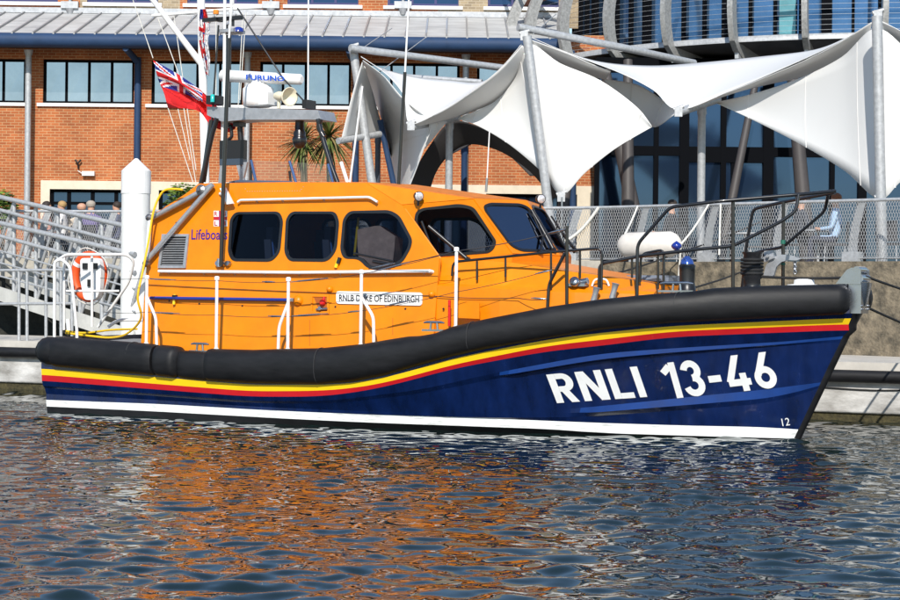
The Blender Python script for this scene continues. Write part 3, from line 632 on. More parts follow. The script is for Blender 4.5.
br.build('bow_roller',STEEL,boat)
# bolts on stem, ribs
mb=MB(); mb.lathe((xb-.35,.36,(z1+zb_)/2),(1,0,0),[(0,.215),(.3,.215),(.38,.2),(.44,.15),(.47,.06)],18); mb.build('fender_end',RUB,boat)
# ---------------- hull lettering
decal_stroke('RNLI',[(546,374.5),(637,366),(647.5,396.5),(557,403)],onhull,WHITE,'hull_number',boat)
decal_stroke('13-46',[(659,363.5),(769,351),(779.5,387),(669,399)],onhull,WHITE,'hull_number',boat)
decal('12',[(781,418.5),(789,417.5),(790,425),(782.5,426)],onhull,WHITE,'draft_mark',boat,.0)
# ---------------- wipers
def wiper(fn,n_,pts,r=.018):
    mb=MB(); P=[fn(x,y)+n_*.06 for x,y in pts]; mb.tube(P[:2],r*1.3,6); mb.tube(P[2:],r*.8,6); mb.lathe(P[0],n_,[(-.05,.035),(.03,.035)],8); mb.build('wiper',BLK,boat)
n1o=n1 if n1.y<0 else -n1; n2o=n2 if n2.x>0 else -n2; n3o=V((n2o.x,-n2o.y,n2o.z))
wiper(F1,n1o,[(469,259),(430,226),(423,221),(436,255)],.026); wiper(F2,n2o,[(551,252),(538,228),(529,212),(549,246)],.028)
wiper(F2,n2o,[(538,254),(541,236),(530,216),(545,250)],.014)
wiper(S,nS,[(392,265),(375,262),(356,254),(396,262)],.022)
wiper(F3,n3o,[(572,252),(560,236),(548,218),(568,248)],.02)
def lamp(p,d,r=.075):
    mb=MB(); mb.lathe(p,d,[(-.09,.02),(-.08,r*.8),(.0,r),(.02,r)],16); mb.rod(p+V((0,0,-.02)),p+V((-.02,.02,-.14)),.02); o=mb.build('floodlight',BLK,boat)
    l=MB(); l.lathe(V(p)+V(d).normalized()*.022,d,[(0,r*.86),(.012,r*.6),(.016,.01)],16); l.build('lens',mat('lamp_glass',(.75,.72,.72),.12,.3,var=.5,vs=22),o)
lamp(F1(421.5,196)+n1o*.12,(.75,-.65,-.1)); lamp(B(535,199,-.15)+V((.1,0,.0)),(.75,-.65,-.1))
# ---------------- roof equipment
zr=Rr.z
bm_=MB(); a,b=B(211,114,.0),B(320,114.5,.0)
bm_.prism([B(207,106.5,.25),B(318,110,.25),B(321,119.5,.25),B(245,119.5,.25),B(222,121.5,.25),B(207,115,.25)],(0,.5,0)); 
arch=bm_.build('radar_arch',GREY,boat)
for P in([(201,184),(205,166),(212,135),(217,118)],[(338,184),(331,165),(322,136),(318,119)],[(321,119),(318,127),(324,137)]):
    for w in((.25,-.35) if len(P)==4 else (.25,)): bt('arch_leg',bend([B(x,y,w) for x,y in P],.1),.042,BLKT)
pd=MB(); c_=B(258,107,0); pd.lathe(c_,(0,0,1),[(0,.2),(.02,.25),(.1,.26),(.3,.26),(.36,.2),(.4,.12),(.5,.09),(.52,.09)],20); pd.box(c_+V((.2,0,.12)),(.25,.4,.2)); rad=pd.build('radar',WTUBE,boat)
scn=MB(); a=B(221,75.5,.0); b=B(302,79.5,.0); L_=(b-a); scn.tube([a,a.lerp(b,.02),a.lerp(b,.98),b],[.07,.105,.09,.06],12); sc_=scn.build('scanner_bar',WTUBE,rad)
decal('FURUNO',[(246,74.2),(284.5,76),(284.5,81.3),(246,79.5)],lambda x,y:B(x,y,.125),TXTBLUE,'lettering',sc_,.03)
hn=MB(); c_=B(279,96,.1); d_=(B(297,97,.3)-c_).normalized(); hn.lathe(c_,d_,[(-.08,.06),(.0,.08),(.12,.07),(.16,.05),(.2,.08),(.26,.135),(.32,.16),(.32,.145),(.25,.1),(.2,.03)],18); hn.rod(c_+V((0,0,0)),c_+V((0,0,-.2)),.03); hn.build('loudhailer',CREAM,boat)
mb=MB(); mb.bb(B(302,99.5,.2),B(316,109.5,-.1)); mb.build('junction_box',BLK,boat)
mb=MB(); p=B(206,95.5,.35);q=B(228,105.5,-.0); mb.bb(p,q); nl=mb.build('navigation_light',BLK,boat); mb=MB(); mb.lathe(B(212.5,102,.38),(0,0,1),[(0,.035),(.12,.035),(.13,.02)],10); mb.build('lens',TEAL,nl)
sl_=MB(); c_=B(299.5,140,0); sl_.lathe(c_,(0,0,1),[(-.14,.03),(-.12,.08),(-.06,.115),(.02,.125),(.05,.11),(.07,.10),(.12,.105),(.16,.08),(.3,.075),(.36,.075)],16); sl_.build('search_light',BLKT,boat)
mb=MB(); mb.bb(B(219.5,140.5,.3),B(247,159,.2)); mb.bb(B(219.5,159,.31),B(247,165,.19),1); mb.build('display_panel',[BLK,mat('panel_foot',(.04,.06,.09),.3)],boat)
mb=MB(); 
for a,b in(((220,165),(218,184)),((235,160),(241,184)),((243,162),(238,184)),((218,184),(240,181))): mb.prism([B(a[0],a[1],.3),B(a[0]+4,a[1],.3),B(b[0]+4,b[1],.3),B(b[0],b[1],.3)],(0,.05,0))
mb.build('panel_bracket',GREY,boat)
for a,b in(((251,160),(256,183)),((289.5,161),(296,183)),((328,164),(333,183))):
    bt('screen_strut',[B(*a,.7),B(*b,.7)],.024,mat('strut_blue',(.08,.14,.28),.2,.6)); bt('screen_strut',[B(a[0]+0,a[1]+10,.5),B(b[0]-5,b[1],.5)],.022,BLKT)
mb=MB(); mb.add([B(251,160,.68),B(328,164,.68),B(333,184,.68),B(256,184,.68)],[(0,1,2,3)]); mb.build('wind_screen',CLR,boat,recalc=False)
bt('roof_rail',[B(230,183,.9),B(238,181.5,.9),B(292,182.5,.9)],.025,mat('rail_slate',(.06,.09,.14),.4))
bt('screen_strut',[B(341,162,.8),B(348,184,.8)],.03,WTUBE)
def whip(pts,rs,ms,w=0.):
    P=[B(x,y,w) for x,y in pts]
    o=None
    for i,(a,b) in enumerate(zip(P,P[1:])):
        o2=bt('antenna' if o is None else 'antenna_section',[a,b],rs[i],ms[i],o); o=o or o2
whip([(398.5,185),(405,72),(410,-20)],[.028,.016],[BLKT,WTUBE],.6)
whip([(348,194),(350,182),(362.5,86)],[.03,.017],[STEEL,WTUBE],1.2)
whip([(486,192),(487,178),(489.5,131)],[.02,.010],[STEEL,WTUBE],0)
whip([(308,108),(308.5,-20)],[.013],[WTUBE],0)
whip([(221,266),(223,200),(229,38),(233.5,-20)],[.034,.034,.018],[BLKT,BLKT,WTUBE],1.62)
whip([(222,166),(224,110),(225,-20)],[.04,.028],[WTUBE,WTUBE],.1)
whip([(227,125),(228,110),(228.5,35)],[.05,.05],[BLKT,BLKT],0)
whip([(203,182),(212,120),(218.5,25)],[.05,.016],[BLKT,BLKT],.2)
whip([(237.5,8),(283,78),(303,100)],[.014,.014],[BLKT,BLKT],.1)
mb=MB(); 
for x,y,w_,h_,m_ in((232,-10,5,14,1),(231,8,5,5,1),(233,18,3,8,0),(226.5,24,3,10,0)): mb.lathe(B(x,y+h_,.0),(0,0,1),[(0,w_/125),(h_/62,w_/125)],8,m_)
mb.bb(B(202,18,.05),B(243,19.6,-.03),0); mb.bb(B(213,17,.1),B(223,22,-.1),0); mb.bb(B(219,29,.15),B(245,34,-.2),2)
mb.build('mast_head',[BLK,WTUBE,GREY],boat)
mb=MB(); mb.lathe(B(238.5,30,0),(0,0,1),[(-.03,.09),(.03,.08),(.05,.04)],12); mb.build('blue_beacon',BLUE,boat); mb=MB(); mb.lathe(B(216,14,0),(0,0,1),[(0,.05),(.07,.05)],10); mb.build('amber_beacon',AMBER,boat)
mb=MB(); mb.bb(B(233,122,.1),B(246,127,-.1)); mb.tube(bend([B(228,126,.05),B(231,126,.05),B(232,137,.05),B(228,140,.05)],.05),.03); mb.rod(B(240,127,0),B(241,141,0),.05); mb.build('mast_bracket',BLK,boat)
mb=MB()
for x in(221,226,231): mb.lathe(So(x-1,264,.03),nout,[(0,.05),(.06,.04)],8)
mb.lathe(So(221,264,.05),(0,0,1),[(-.05,.05),(.08,.04)],8); mb.build('antenna_clamp',STEEL,boat)
# ---------------- stern rails
def SR(P,r=.026): 
    return bt('stern_rail',bend(P,.1),r,WTUBE)
zf=ftop(.3)-.13
SR([V((B(54.5,337,1.95).x,-1.95,zf)),B(54.5,261.5,1.95),B(61,259,1.9),B(70,266,1.85),B(77,330,1.8),V((B(77,335,1.8).x,-1.8,zf))])
SR([B(55,262,1.95),B(66,254.5,1.6),B(127,254.5,.9),B(134,261,.8),B(129,282,.7),B(98,327,.6)])
SR([B(64,256,1.55),B(64,330,1.55)],.022); SR([B(92,256,1.2),B(92,327,1.2)],.022); SR([B(65,291,1.5),B(119,291,.9)],.02); SR([B(69,333,.8),B(68,319,.8)],.04)
SR([B(108,327,.4),B(118,320,.3),B(142,320,0)],.03)
# ladder-ish deck box aft
# ---------------- lifebuoy & its holder
hb=MB(); c_=B(91,277,1.0); hb.prism([B(x,y,1.02) for x,y in round2([(80,258),(99,258),(101,270),(100,290),(96,300),(84,300),(81,285)],4)],(0,.10,0)); hbo=hb.build('lifebuoy_holder',WHITE,boat)
mb=MB(); mb.box(B(85,266,1.04),(.1,.02,.1)); mb.box(B(95,266,1.04),(.1,.02,.1)); mb.box(B(89,283,1.04),(.06,.02,.12)); mb.build('holder_slot',BLK,hbo)
MW=Matrix.Translation((O[0],O[1],0))@Matrix.Rotation(-TH,4,'Z')
lbc=B(89,276.5,.86); Rr_=.30
lb=MB(); lb.tube([lbc+V((Rr_*math.cos(a),0,Rr_*1.2*math.sin(a))) for a in [2*math.pi*i/36 for i in range(36)]],.078,12,closed=True)
lb.v=[MW@v for v in lb.v]; lbo=lb.build('lifebuoy',LBOR,origin=MW@lbc,label='orange ring lifebuoy hung on the stern rail behind a white holder',cat='lifebuoy')
wb=MB()
for k in range(2):
    a0=math.pi*.8+k*math.pi*.95; wb.tube([lbc+V((Rr_*math.cos(a),0,Rr_*1.2*math.sin(a))) for a in [a0-.1,a0,a0+.1]],.081,12)
wb.v=[MW@v for v in wb.v]; o=wb.build('reflective_band',WHITE,lbo); 
gl=MB(); gl.tube([lbc+V(((Rr_+.12+.02*math.sin(4*a))*math.cos(a),-.02,(Rr_*1.2+.12+.02*math.sin(4*a))*math.sin(a))) for a in [2*math.pi*i/40 for i in range(40)]],.01,5,closed=True); gl.v=[MW@v for v in gl.v]; gl.build('grab_line',ROPE,lbo)
def B2W(px,py,w): return MW@B(px,py,w)
# ---------------- flags (world)
def flagmesh(fn,nu,nv,pat,name,mats,origin,label,cat):
    mb=MB()
    g=[[fn(i/nu,j/nv) for j in range(nv+1)] for i in range(nu+1)]
    for i in range(nu):
        for j in range(nv):
            mb.add([g[i][j],g[i+1][j],g[i+1][j+1],g[i][j+1]],[(0,1,2,3)],pat((i+.5)/nu,(j+.5)/nv),True)
    o=mb.build(name,mats,origin=origin,label=label,cat=cat)
    bm=bmesh.new(); bm.from_mesh(o.data); bmesh.ops.remove_doubles(bm,verts=bm.verts,dist=1e-5); bm.to_mesh(o.data); bm.free(); return o
FR=mat('flag_red',(.62,.012,.015),.8,var=.1); FW=mat('flag_white',(.75,.75,.78),.8); FB=mat('flag_blue',(.02,.03,.25),.8)
def jack(u,v): # 0..1 both, aspect 2:1
    x=(u-.5)*2; y=(v-.5); d=min(abs(x-2*y)/2.236,abs(x+2*y)/2.236)*1.0
    if abs(x)<.1 or abs(y)<.1: return 0
    if abs(x)<.17 or abs(y)<.17: return 1
    if d<.045: return 0
    if d<.11: return 1
    return 2
def pat(u,v):
    if u<.5 and v>.45: return jack(u/.5,(v-.45)/.55)
    return 0
top=smooth_pts([V((153,60,0)),V((178,74,0)),V((203,92,0)),V((222,112,0)),V((236,126,0))],12); bot=smooth_pts([V((168,108,0)),V((186,108.5,0)),V((200,112,0)),V((212,126,0)),V((232,133,0))],12)
def fe(u,v):
    i=min(len(top)-1,int(round(u*(len(top)-1)))); p=bot[i].lerp(top[i],v)
    w=.05+.10*math.sin(u*17+v*3)*(.25+u)+.07*math.sin(v*9+u*5); return B2W(p.x+1.2*math.sin(v*7+u*9)*(1-abs(2*v-1)),p.y,-.3+w)
flagmesh(fe,110,64,pat,'ensign_flag',[FR,FW,FB],B2W(205,100,-.3),'red ensign with a union canton flying slack beside the white pole','flag')
def pat2(u,v):
    if v>.82: return 2 if u<.4 else 0
    if abs(u-.5)<.1 and v>.1: return 0 if int(v*22)%4!=1 else 2
    if (int(v*13)%4==0 and u<.45) or (u<.25 and .25<v<.5): return 0
    if v<.14: return 1
    return 1
ft=smooth_pts([V((206,74,0)),V((202,58,0)),V((199,40,0)),V((199,22,0)),V((200,9,0))],8); fr_=smooth_pts([V((209,76,0)),V((210,58,0)),V((208,40,0)),V((210,28,0)),V((206,9,0))],8)
def ff(u,v):
    i=min(len(ft)-1,int(round(v*(len(ft)-1)))); p=ft[i].lerp(fr_[i],u); return W(p.x,p.y,41.15+.08*math.sin(u*14+v*6))
flagmesh(ff,14,32,pat2,'house_flag',[FR,FW,FB],W(201,40,41.4),'limp white flag with a red cross hanging down the white flagpole','flag')
# ================================================================ SETTING
DB=51.7
# ---- water
def graded(lo,hi,a,b,st,gr=1.18):
    xs=list(np.arange(a,b,st)); s_=st; x=b
    while x<hi: xs.append(x); s_=min(s_*gr,12); x+=s_
    xs.append(hi); s_=st; x=a-st; L=[]
    while x>lo: L.append(x); s_=min(s_*gr,12); x-=s_
    L.append(lo); return np.array(L[::-1]+xs)
gx_=graded(-150,150,-8.5,8.5,.04); gy_=graded(-120,60,10.5,32.5,.03)
X,Y=np.meshgrid(gx_,gy_); Z=np.zeros_like(X); rng=np.random.RandomState(5)
for i in range(140):
    lam=.13*(6.0**rng.rand()); k=2*math.pi/lam; th=math.pi/2+rng.normal(0,.62)+(.2 if i%3 else -.4); ph=rng.rand()*6.28
    slope=.0205*(1.2 if lam>.28 else .82)*(1. if lam<.6 else .55); a=slope/k
    arg=k*(X*math.cos(th)+Y*math.sin(th))+ph; 
    Z+=a*np.sin(arg)
# patchy calmer areas
pt=.78+.30*np.sin(X*.5+1.3*np.sin(Y*.31)+.7)*np.sin(Y*.43+.9*np.sin(X*.37))
inner=((X>-11)&(X<11)&(Y>9)&(Y<36))
fade=np.clip((X+16)/5,0,1)*np.clip((16-X)/5,0,1)*np.clip((Y-4)/5,0,1)*np.clip((42-Y)/5,0,1)
Z=Z*pt*fade-.012
nx,ny=len(gx_),len(gy_)
co=np.stack([X.ravel(),Y.ravel(),Z.ravel()],1).astype(np.float32); idx=np.arange(nx*ny).reshape(ny,nx)
fc=np.stack([idx[:-1,:-1].ravel(),idx[:-1,1:].ravel(),idx[1:,1:].ravel(),idx[1:,:-1].ravel()],1)
me=bpy.data.meshes.new('water'); me.vertices.add(len(co)); me.vertices.foreach_set('co',co.ravel()); me.loops.add(fc.size); me.loops.foreach_set('vertex_index',fc.ravel().astype(np.int32)); me.polygons.add(len(fc)); me.polygons.foreach_set('loop_start',(np.arange(len(fc))*4).astype(np.int32)); me.polygons.foreach_set('loop_total',np.full(len(fc),4,dtype=np.int32)); me.polygons.foreach_set('use_smooth',np.ones(len(fc),bool)); me.update(calc_edges=True); me.validate()
wm=bpy.data.materials.new('harbour_water'); wm.use_nodes=True; nt=wm.node_tree; p=nt.nodes['Principled BSDF']; L=nt.links.new
p.inputs['Base Color'].default_value=(.006,.014,.013,1); p.inputs['Roughness'].default_value=.015; p.inputs['IOR'].default_value=1.45; p.inputs['Specular IOR Level'].default_value=1.0
tc=nt.nodes.new('ShaderNodeTexCoord'); n1_=nt.nodes.new('ShaderNodeTexNoise'); n1_.inputs['Scale'].default_value=11; n1_.inputs['Detail'].default_value=3; mp=nt.nodes.new('ShaderNodeMapping'); mp.inputs['Scale'].default_value=(.7,1.2,1); L(tc.outputs['Object'],mp.inputs[0]); L(mp.outputs[0],n1_.inputs[0])
bp=nt.nodes.new('ShaderNodeBump'); bp.inputs['Strength'].default_value=.05; bp.inputs['Distance'].default_value=.01; L(n1_.outputs[0],bp.inputs['Height']); L(bp.outputs[0],p.inputs['Normal'])
me.materials.append(wm); wo=bpy.data.objects.new('water',me); COL.objects.link(wo); wo['kind']='structure'
# ---- quay
QZ=2.60
QL=[(-60,50),(-22,46),(-7.6,43.0),(3.1,38.4),(7.54,34.2),(12.5,29.5),(40,3)]
q=MB(); q.add([V((x,y+.3,QZ)) for x,y in QL]+[V((60,90,QZ)),V((-60,90,QZ))],[tuple(t) for t in tessellate_polygon([[V((x,y+.3,QZ)) for x,y in QL]+[V((60,90,QZ)),V((-60,90,QZ))]])])
q.build('quay_pavement',PAVE,kind='structure')
def wallseg(pts,name,ms,label,cat='wall'):
    mb=MB(); n=len(pts)
    for (a,b) in zip(pts,pts[1:]):
        a2,b2=V((a[0],a[1]+.5,0)),V((b[0],b[1]+.5,0))
        mb.add([V((a[0],a[1],-1)),V((b[0],b[1],-1)),V((b[0],b[1],QZ+.07)),V((a[0],a[1],QZ+.07)),V((b[0],b[1]+.5,QZ+.07)),V((a[0],a[1]+.5,QZ+.07)),V((b[0],b[1]+.5,QZ-.3)),V((a[0],a[1]+.5,QZ-.3))],[(0,1,2,3),(3,2,4,5),(5,4,6,7)])
    o=V((pts[0][0],pts[0][1],0)); return mb.build(name,ms,origin=o,label=label,cat=cat)
wallseg(QL[3:],'quay_wall',CONC,'weathered brown concrete quay wall below the mesh railing right of the boat')
wallseg(QL[:4],'quay_wall',DKWALL,'dark quay wall behind the gangway on the left')
mb=MB()
for a,b in zip(QL[:3],QL[1:4]): mb.add([V((a[0],a[1]-.06,QZ-.35)),V((b[0],b[1]-.06,QZ-.35)),V((b[0],b[1]-.06,QZ+.10)),V((a[0],a[1]-.06,QZ+.10)),V((b[0],b[1]+.55,QZ+.10)),V((a[0],a[1]+.55,QZ+.10))],[(0,1,2,3),(3,2,4,5)])
mb.build('quay_coping',CONCT,origin=V((-22,46,QZ)),label='pale stone coping along the quay edge under the left railing',cat='coping')
# ---- pontoon
p1=W(860,421,F/((421-4.3-288)/H)); p1=V((p1.x,p1.y,0)); p0=W(20,389,F/((389+4.5-288)/H)); p0=V((p0.x,p0.y,0))
pu=(p1-p0).normalized(); pn=V((-pu.y,pu.x,0)); 
if pn.y<0: pn=-pn
pz=.94
a=p0-pu*12; b=p1+pu*10; Lp=(b-a).length
pt_=root('pontoon',a,'long floating pontoon with concrete floats and a black rubbing strip','pontoon')
def pbox(mb,s0,s1,w0,w1,z0,z1):
    c=a+pu*((s0+s1)/2)+pn*((w0+w1)/2)+V((0,0,(z0+z1)/2)); R=Matrix(((pu.x,pn.x,0),(pu.y,pn.y,0),(0,0,1))); mb.box(c,(s1-s0,w1-w0,z1-z0),R)
mb=MB(); pbox(mb,0,Lp,-.03,3.9,pz-.05,pz); pbox(mb,0,Lp,-.035,.12,pz-.11,pz+.02); mb.build('deck',PDECK,pt_)
mb=MB(); s0=a+V((0,0,pz-.21))-pn*.04; 
mb.tube([s0-pn*.03,s0-pn*.03+pu*Lp],.105,12); mb.build('rubbing_strip',RUB,pt_)
s_=0
while s_<Lp:
    mb=MB(); pbox(mb,s_+.04,min(Lp,s_+7.9),0.0,3.8,.12,pz-.1); o=mb.build('float',FLOATM,pt_)
    bv=o.modifiers.new('b','BEVEL'); bv.width=.04; bv.segments=3
    mb=MB(); pbox(mb,s_+.1,min(Lp,s_+7.8),.06,3.7,-.5,.125); mb.build('weed_skirt',WEED,pt_); s_+=8
mb=MB(); s1_=(p1-a).length-3; P=[]
for i in range(60): 
    P.append(a+pu*(s1_+i*.2)+V((0,0,.52+.012*math.sin(i*.7)))-pn*.015)
mb.tube(P,.014,5); mb.build('hanging_cable',BROPE,pt_)
# ---- white pile
pl=MB(); c_=W(134.5,330,39.3); r_=.30; c_.z=-.8; ptop=W(134.5,170,39.3).z; tip=W(134.5,157,39.3).z
pile=root('mooring_pile',V((c_.x,c_.y,0)),'tall white steel pile with a conical cap rising behind the boat stern','pile')
pl.lathe(c_,(0,0,1),[(0,r_),(ptop+.8-.5,r_)],28); pl.build('shaft',mat('pile_white',(.74,.74,.72),.45,var=.12,vs=4,stretch=(1,1,.3)),pile)
mb=MB(); mb.lathe(V((c_.x,c_.y,ptop-.5)),(0,0,1),[(0,r_+.012),(.48,r_+.012),(tip-ptop+.47,.03)],28,smooth=False); mb.build('cap',WHITE,pile)
# ---- gangway
gw=root('gangway',W(60,330,39),'grey aluminium lattice gangway sloping down from the quay to the pontoon','gangway')
def gp(px,py,k): # k 0 near truss, 1 far
    d=43.5-(px+40)*.026+1.5*k; return W(px,py,d)
for k,dy in((0,0),(1,-26)):
    mb=MB(); tp_=lambda x:223+x*.231+dy; md_=lambda x:236+x*.27+dy; bt_=lambda x:(294+x*.33+dy*.8)
    mb.tube([gp(-60,tp_(-60),k),gp(135,tp_(135),k)],.055,8); mb.build('top_chord',GALV,gw)
    mb=MB(); mb.tube([gp(-60,md_(-60),k),gp(135,md_(135),k)],.045,8); mb.build('mid_rail',GALV,gw)
    mb=MB(); 
    a1,b1=gp(-60,bt_(-60),k),gp(135,bt_(135),k); mb.prism([a1+V((0,0,.16)),b1+V((0,0,.16)),b1-V((0,0,.16)),a1-V((0,0,.16))],(0,.12,0)); mb.build('bottom_beam',mat('pale_alloy',(.6,.59,.55),.5,.2,var=.15),gw)
    i=0
    for x in range(-52,135,22):
        mb=MB(); mb.tube([gp(x,tp_(x),k),gp(x,bt_(x),k)],.05,6); mb.build('upright',GALV,gw)
        mb=MB(); mb.tube([gp(x,bt_(x)-3,k),gp(x+22,tp_(x+22)+2,k)],.04,6); mb.build('brace',GALV,gw); i+=1
dkm=MB(); dkm.add([gp(-60,291-60*.33,0),gp(135,291+135*.33,0),gp(135,291+135*.33-3,1),gp(-60,291-60*.33-6,1)],[(0,1,2,3)]); dkm.build('walkway',DKGREY,gw)
for dy in(8,17,27): bt('side_rail',[gp(-60,240-60*.29+dy*1.4,0),gp(135,240+135*.29+dy*1.2,0)],.02,GALV,gw)
# ---- pontoon railing left
pr_=root('pontoon_railing',W(19,346,37.5),'low grey tube railing standing on the pontoon at the left edge','railing')
dpr=lambda x:38.0-(x-0)*.012
for y0 in(270.5,304): bt('rail',[W(-30,y0,dpr(-30)),W(75,y0-.5,dpr(75))],.03,GALV,pr_)
for x in(-14,19,27,46,61,72): bt('post',[W(x,270,dpr(x)),W(x,346 if x!=27 else 341,dpr(x))],.032,GALV,pr_)
mb=MB(); 
for x in(-14,19,46): mb.lathe(W(x,346,dpr(x)),(0,0,1),[(-.05,.07),(0.02,.07)],8)
mb.build('foot_plate',GALV,pr_)
# ---- quay railings
def polyat(t,Q):
    return None
def Dq(px): # depth of the quay edge along the pixel column
    r=ray(px,260)[0]
    for (x0,y0),(x1,y1) in zip(QL,QL[1:]):
        # X=r*Y ; X=x0+t(x1-x0)
        den=(x1-x0)-r*(y1-y0)
        if abs(den)<1e-9: continue
        t=(r*y0-x0)/den
        if 0<=t<=1: return y0+t*(y1-y0)
    return 40
def rail_pt(px,z,off=.18):
    d=Dq(px)+off; r=ray(px,260); return V((r[0]*d,d,z))
def railing(xs,label,mesh,orig,name='quay_railing'):
    rt=root(name,rail_pt(orig,QZ+.07),label,'railing'); zt_=QZ+1.2
    pts=[rail_pt(x,zt_) for x in np.linspace(xs[0]-30,xs[-1]+30,25)]
    bt('top_rail',pts,.032,GALV,rt); pts=[p-V((0,0,1.07)) for p in pts]; bt('bottom_rail',pts,.014,GALV,rt)
    for x in xs:
        b_=rail_pt(x,QZ+.07,.22); u_=(rail_pt(x+5,0)-rail_pt(x-5,0)).normalized(); w_=.11
        mb=MB(); rows=[]
        for i in range(9):
            t=i/8; off=u_*(.20*t**2.2)+V((0,0,1.1*t)); hw=.10-.02*t; rows.append([b_+off-u_*hw,b_+off+u_*hw])
        for i in range(8):
            a1,b1=rows[i]; c1,d1=rows[i+1]; mb.prism([a1,b1,d1,c1],(0,-.04,0))
        mb.build('curved_post',GALV,rt)
        mb=MB(); mb.box(b_+V((0,-.02,.09)),(.36,.16,.18),Matrix.Rotation(math.atan2(u_.y,u_.x),3,'Z')); mb.build('post_base',GALV,rt)
    # mesh per bay
    xx=[xs[0]-30]+list(xs)+[xs[-1]+30]
    for x0,x1 in zip(xx,xx[1:]):
        A0=rail_pt(x0,QZ+.13,.16); A1=rail_pt(x1,QZ+.13,.16); L_=(A1-A0).length; u_=(A1-A0)/L_; hh=1.05; mb=MB(); st=.055; th=.0045
        n_=int((L_+hh*.5)/st)
        for sgn in(1,-1):
            for i in range(-int(hh*.42/st)-1,int(L_/st)+int(hh*.42/st)+2):
                s0=i*st; a1=s0; b1=s0+sgn*hh*.42
                t0,t1=0,1
                for lo,hi in((0,L_),):
                    if b1!=a1:
                        ta=(lo-a1)/(b1-a1); tb=(hi-a1)/(b1-a1); t0=max(t0,min(ta,tb)); t1=min(t1,max(ta,tb))
                if t1<=t0: continue
                P0=A0+u_*(a1+(b1-a1)*t0)+V((0,0,hh*t0)); P1=A0+u_*(a1+(b1-a1)*t1)+V((0,0,hh*t1)); h_=u_*mesh
                mb.add([P0-h_,P0+h_,P1+h_,P1-h_],[(0,1,2,3)])
        mb.build('mesh_panel',mat('mesh_wire',(.42,.42,.42),.5,.2),rt,recalc=False)
    return rt
railing([499,569,638,707,776,852,920],'galvanised mesh railing with curved flat posts on the quay wall to the right',.0048,600)
railing([-28,8,40,72,106,150,200],'mesh railing with curved posts on the quay edge behind the gangway',.0035,30)
# ---- brick building
bb=root('brick_building',V((0,DB,QZ)),'long red brick quayside building with blue gutter and zinc lean-to roof','building')
Wf=lambda x,y:W(x,y,DB)
def rectw(x0,y0,x1,y1,d=DB): # axis aligned from px centre rows
    xm=(x0+x1)/2; a_=W(x0,(y0),d);b_=W(x1,y1,d); c0=W(xm,y0,d);c1=W(xm,y1,d); return V((a_.x,d,c0.z)),V((b_.x,d,c1.z))
wins=[]; 
zt1=Wf(90,59.5).z; zb1=Wf(90,103.5).z; dzt=Wf(95,189.5).z
wl=[]
for i in range(-2,7):
    x0=Wf(43+i*108.5,80).x; x1=Wf(134+i*108.5,80).x; wl.append((x0,x1))
x0w=Wf(-260,100).x; x1w=Wf(664,100).x; ztop=Wf(90,30).z
outer=[V((x0w,DB,QZ)),V((x1w,DB,QZ)),V((x1w,DB,ztop)),V((x0w,DB,ztop))]
hs=[[V((a_,DB,zb1)),V((b_,DB,zb1)),V((b_,DB,zt1)),V((a_,DB,zt1))] for a_,b_ in wl]
dl=[(Wf(50+i*109,195).x,Wf(141+i*109,195).x) for i in range(0,6)]
hs+=[[V((a_,DB,QZ+.02)),V((b_,DB,QZ+.02)),V((b_,DB,dzt)),V((a_,DB,dzt))] for a_,b_ in dl]
mb=MB()
def strips(mb,xa,xb,za,zb_,y,rects):
    xs=sorted(set([xa,xb]+[r[0] for r in rects]+[r[1] for r in rects])); zs=sorted(set([za,zb_]+[r[2] for r in rects]+[r[3] for r in rects]))
    xs=[x for x in xs if xa<=x<=xb]
    for x0,x1 in zip(xs,xs[1:]):
        for z0,z1 in zip(zs,zs[1:]):
            cx_,cz_=(x0+x1)/2,(z0+z1)/2
            if any(r[0]<cx_<r[1] and r[2]<cz_<r[3] for r in rects): continue
            mb.add([V((x0,y,z0)),V((x1,y,z0)),V((x1,y,z1)),V((x0,y,z1))],[(0,1,2,3)])
strips(mb,x0w,x1w,QZ,ztop,DB,[(h[0].x,h[1].x,h[0].z,h[2].z) for h in hs])
for h in hs:
    k=[p+V((0,.16,0)) for p in h]; mb.add(h+k,[(0,1,5,4),(1,2,6,5),(2,3,7,6),(3,0,4,7)])
mb.build('wall',BRICK,bb,recalc=False)
for a_,b_ in wl:
    f=MB(); n_=4; fw=.07; f.bb((a_,DB+.09,zb1),(b_,DB+.15,zb1+fw)); f.bb((a_,DB+.09,zt1-fw),(b_,DB+.15,zt1))
    for i in range(n_+1):
        x=a_+(b_-a_)*i/n_; x=min(max(x,a_+fw/2),b_-fw/2); f.bb((x-fw/2,DB+.088,zb1+fw),(x+fw/2,DB+.152,zt1-fw))
    fo=f.build('window',DKFR,bb); g=MB()
    for i in range(n_):
        xa=a_+(b_-a_)*i/n_; xb=a_+(b_-a_)*(i+1)/n_; t=random.uniform(-.012,.012); g.add([V((xa,DB+.12,zb1)),V((xb,DB+.12+t,zb1)),V((xb,DB+.12+t+.004,zt1)),V((xa,DB+.12,zt1))],[(0,1,2,3)])
    g.build('pane',OFFGL,fo,recalc=False)
    s=MB(); s.bb((a_-.15,DB-.08,zb1-.09),(b_+.15,DB+.09,zb1)); s.build('sill',WHITE,fo)
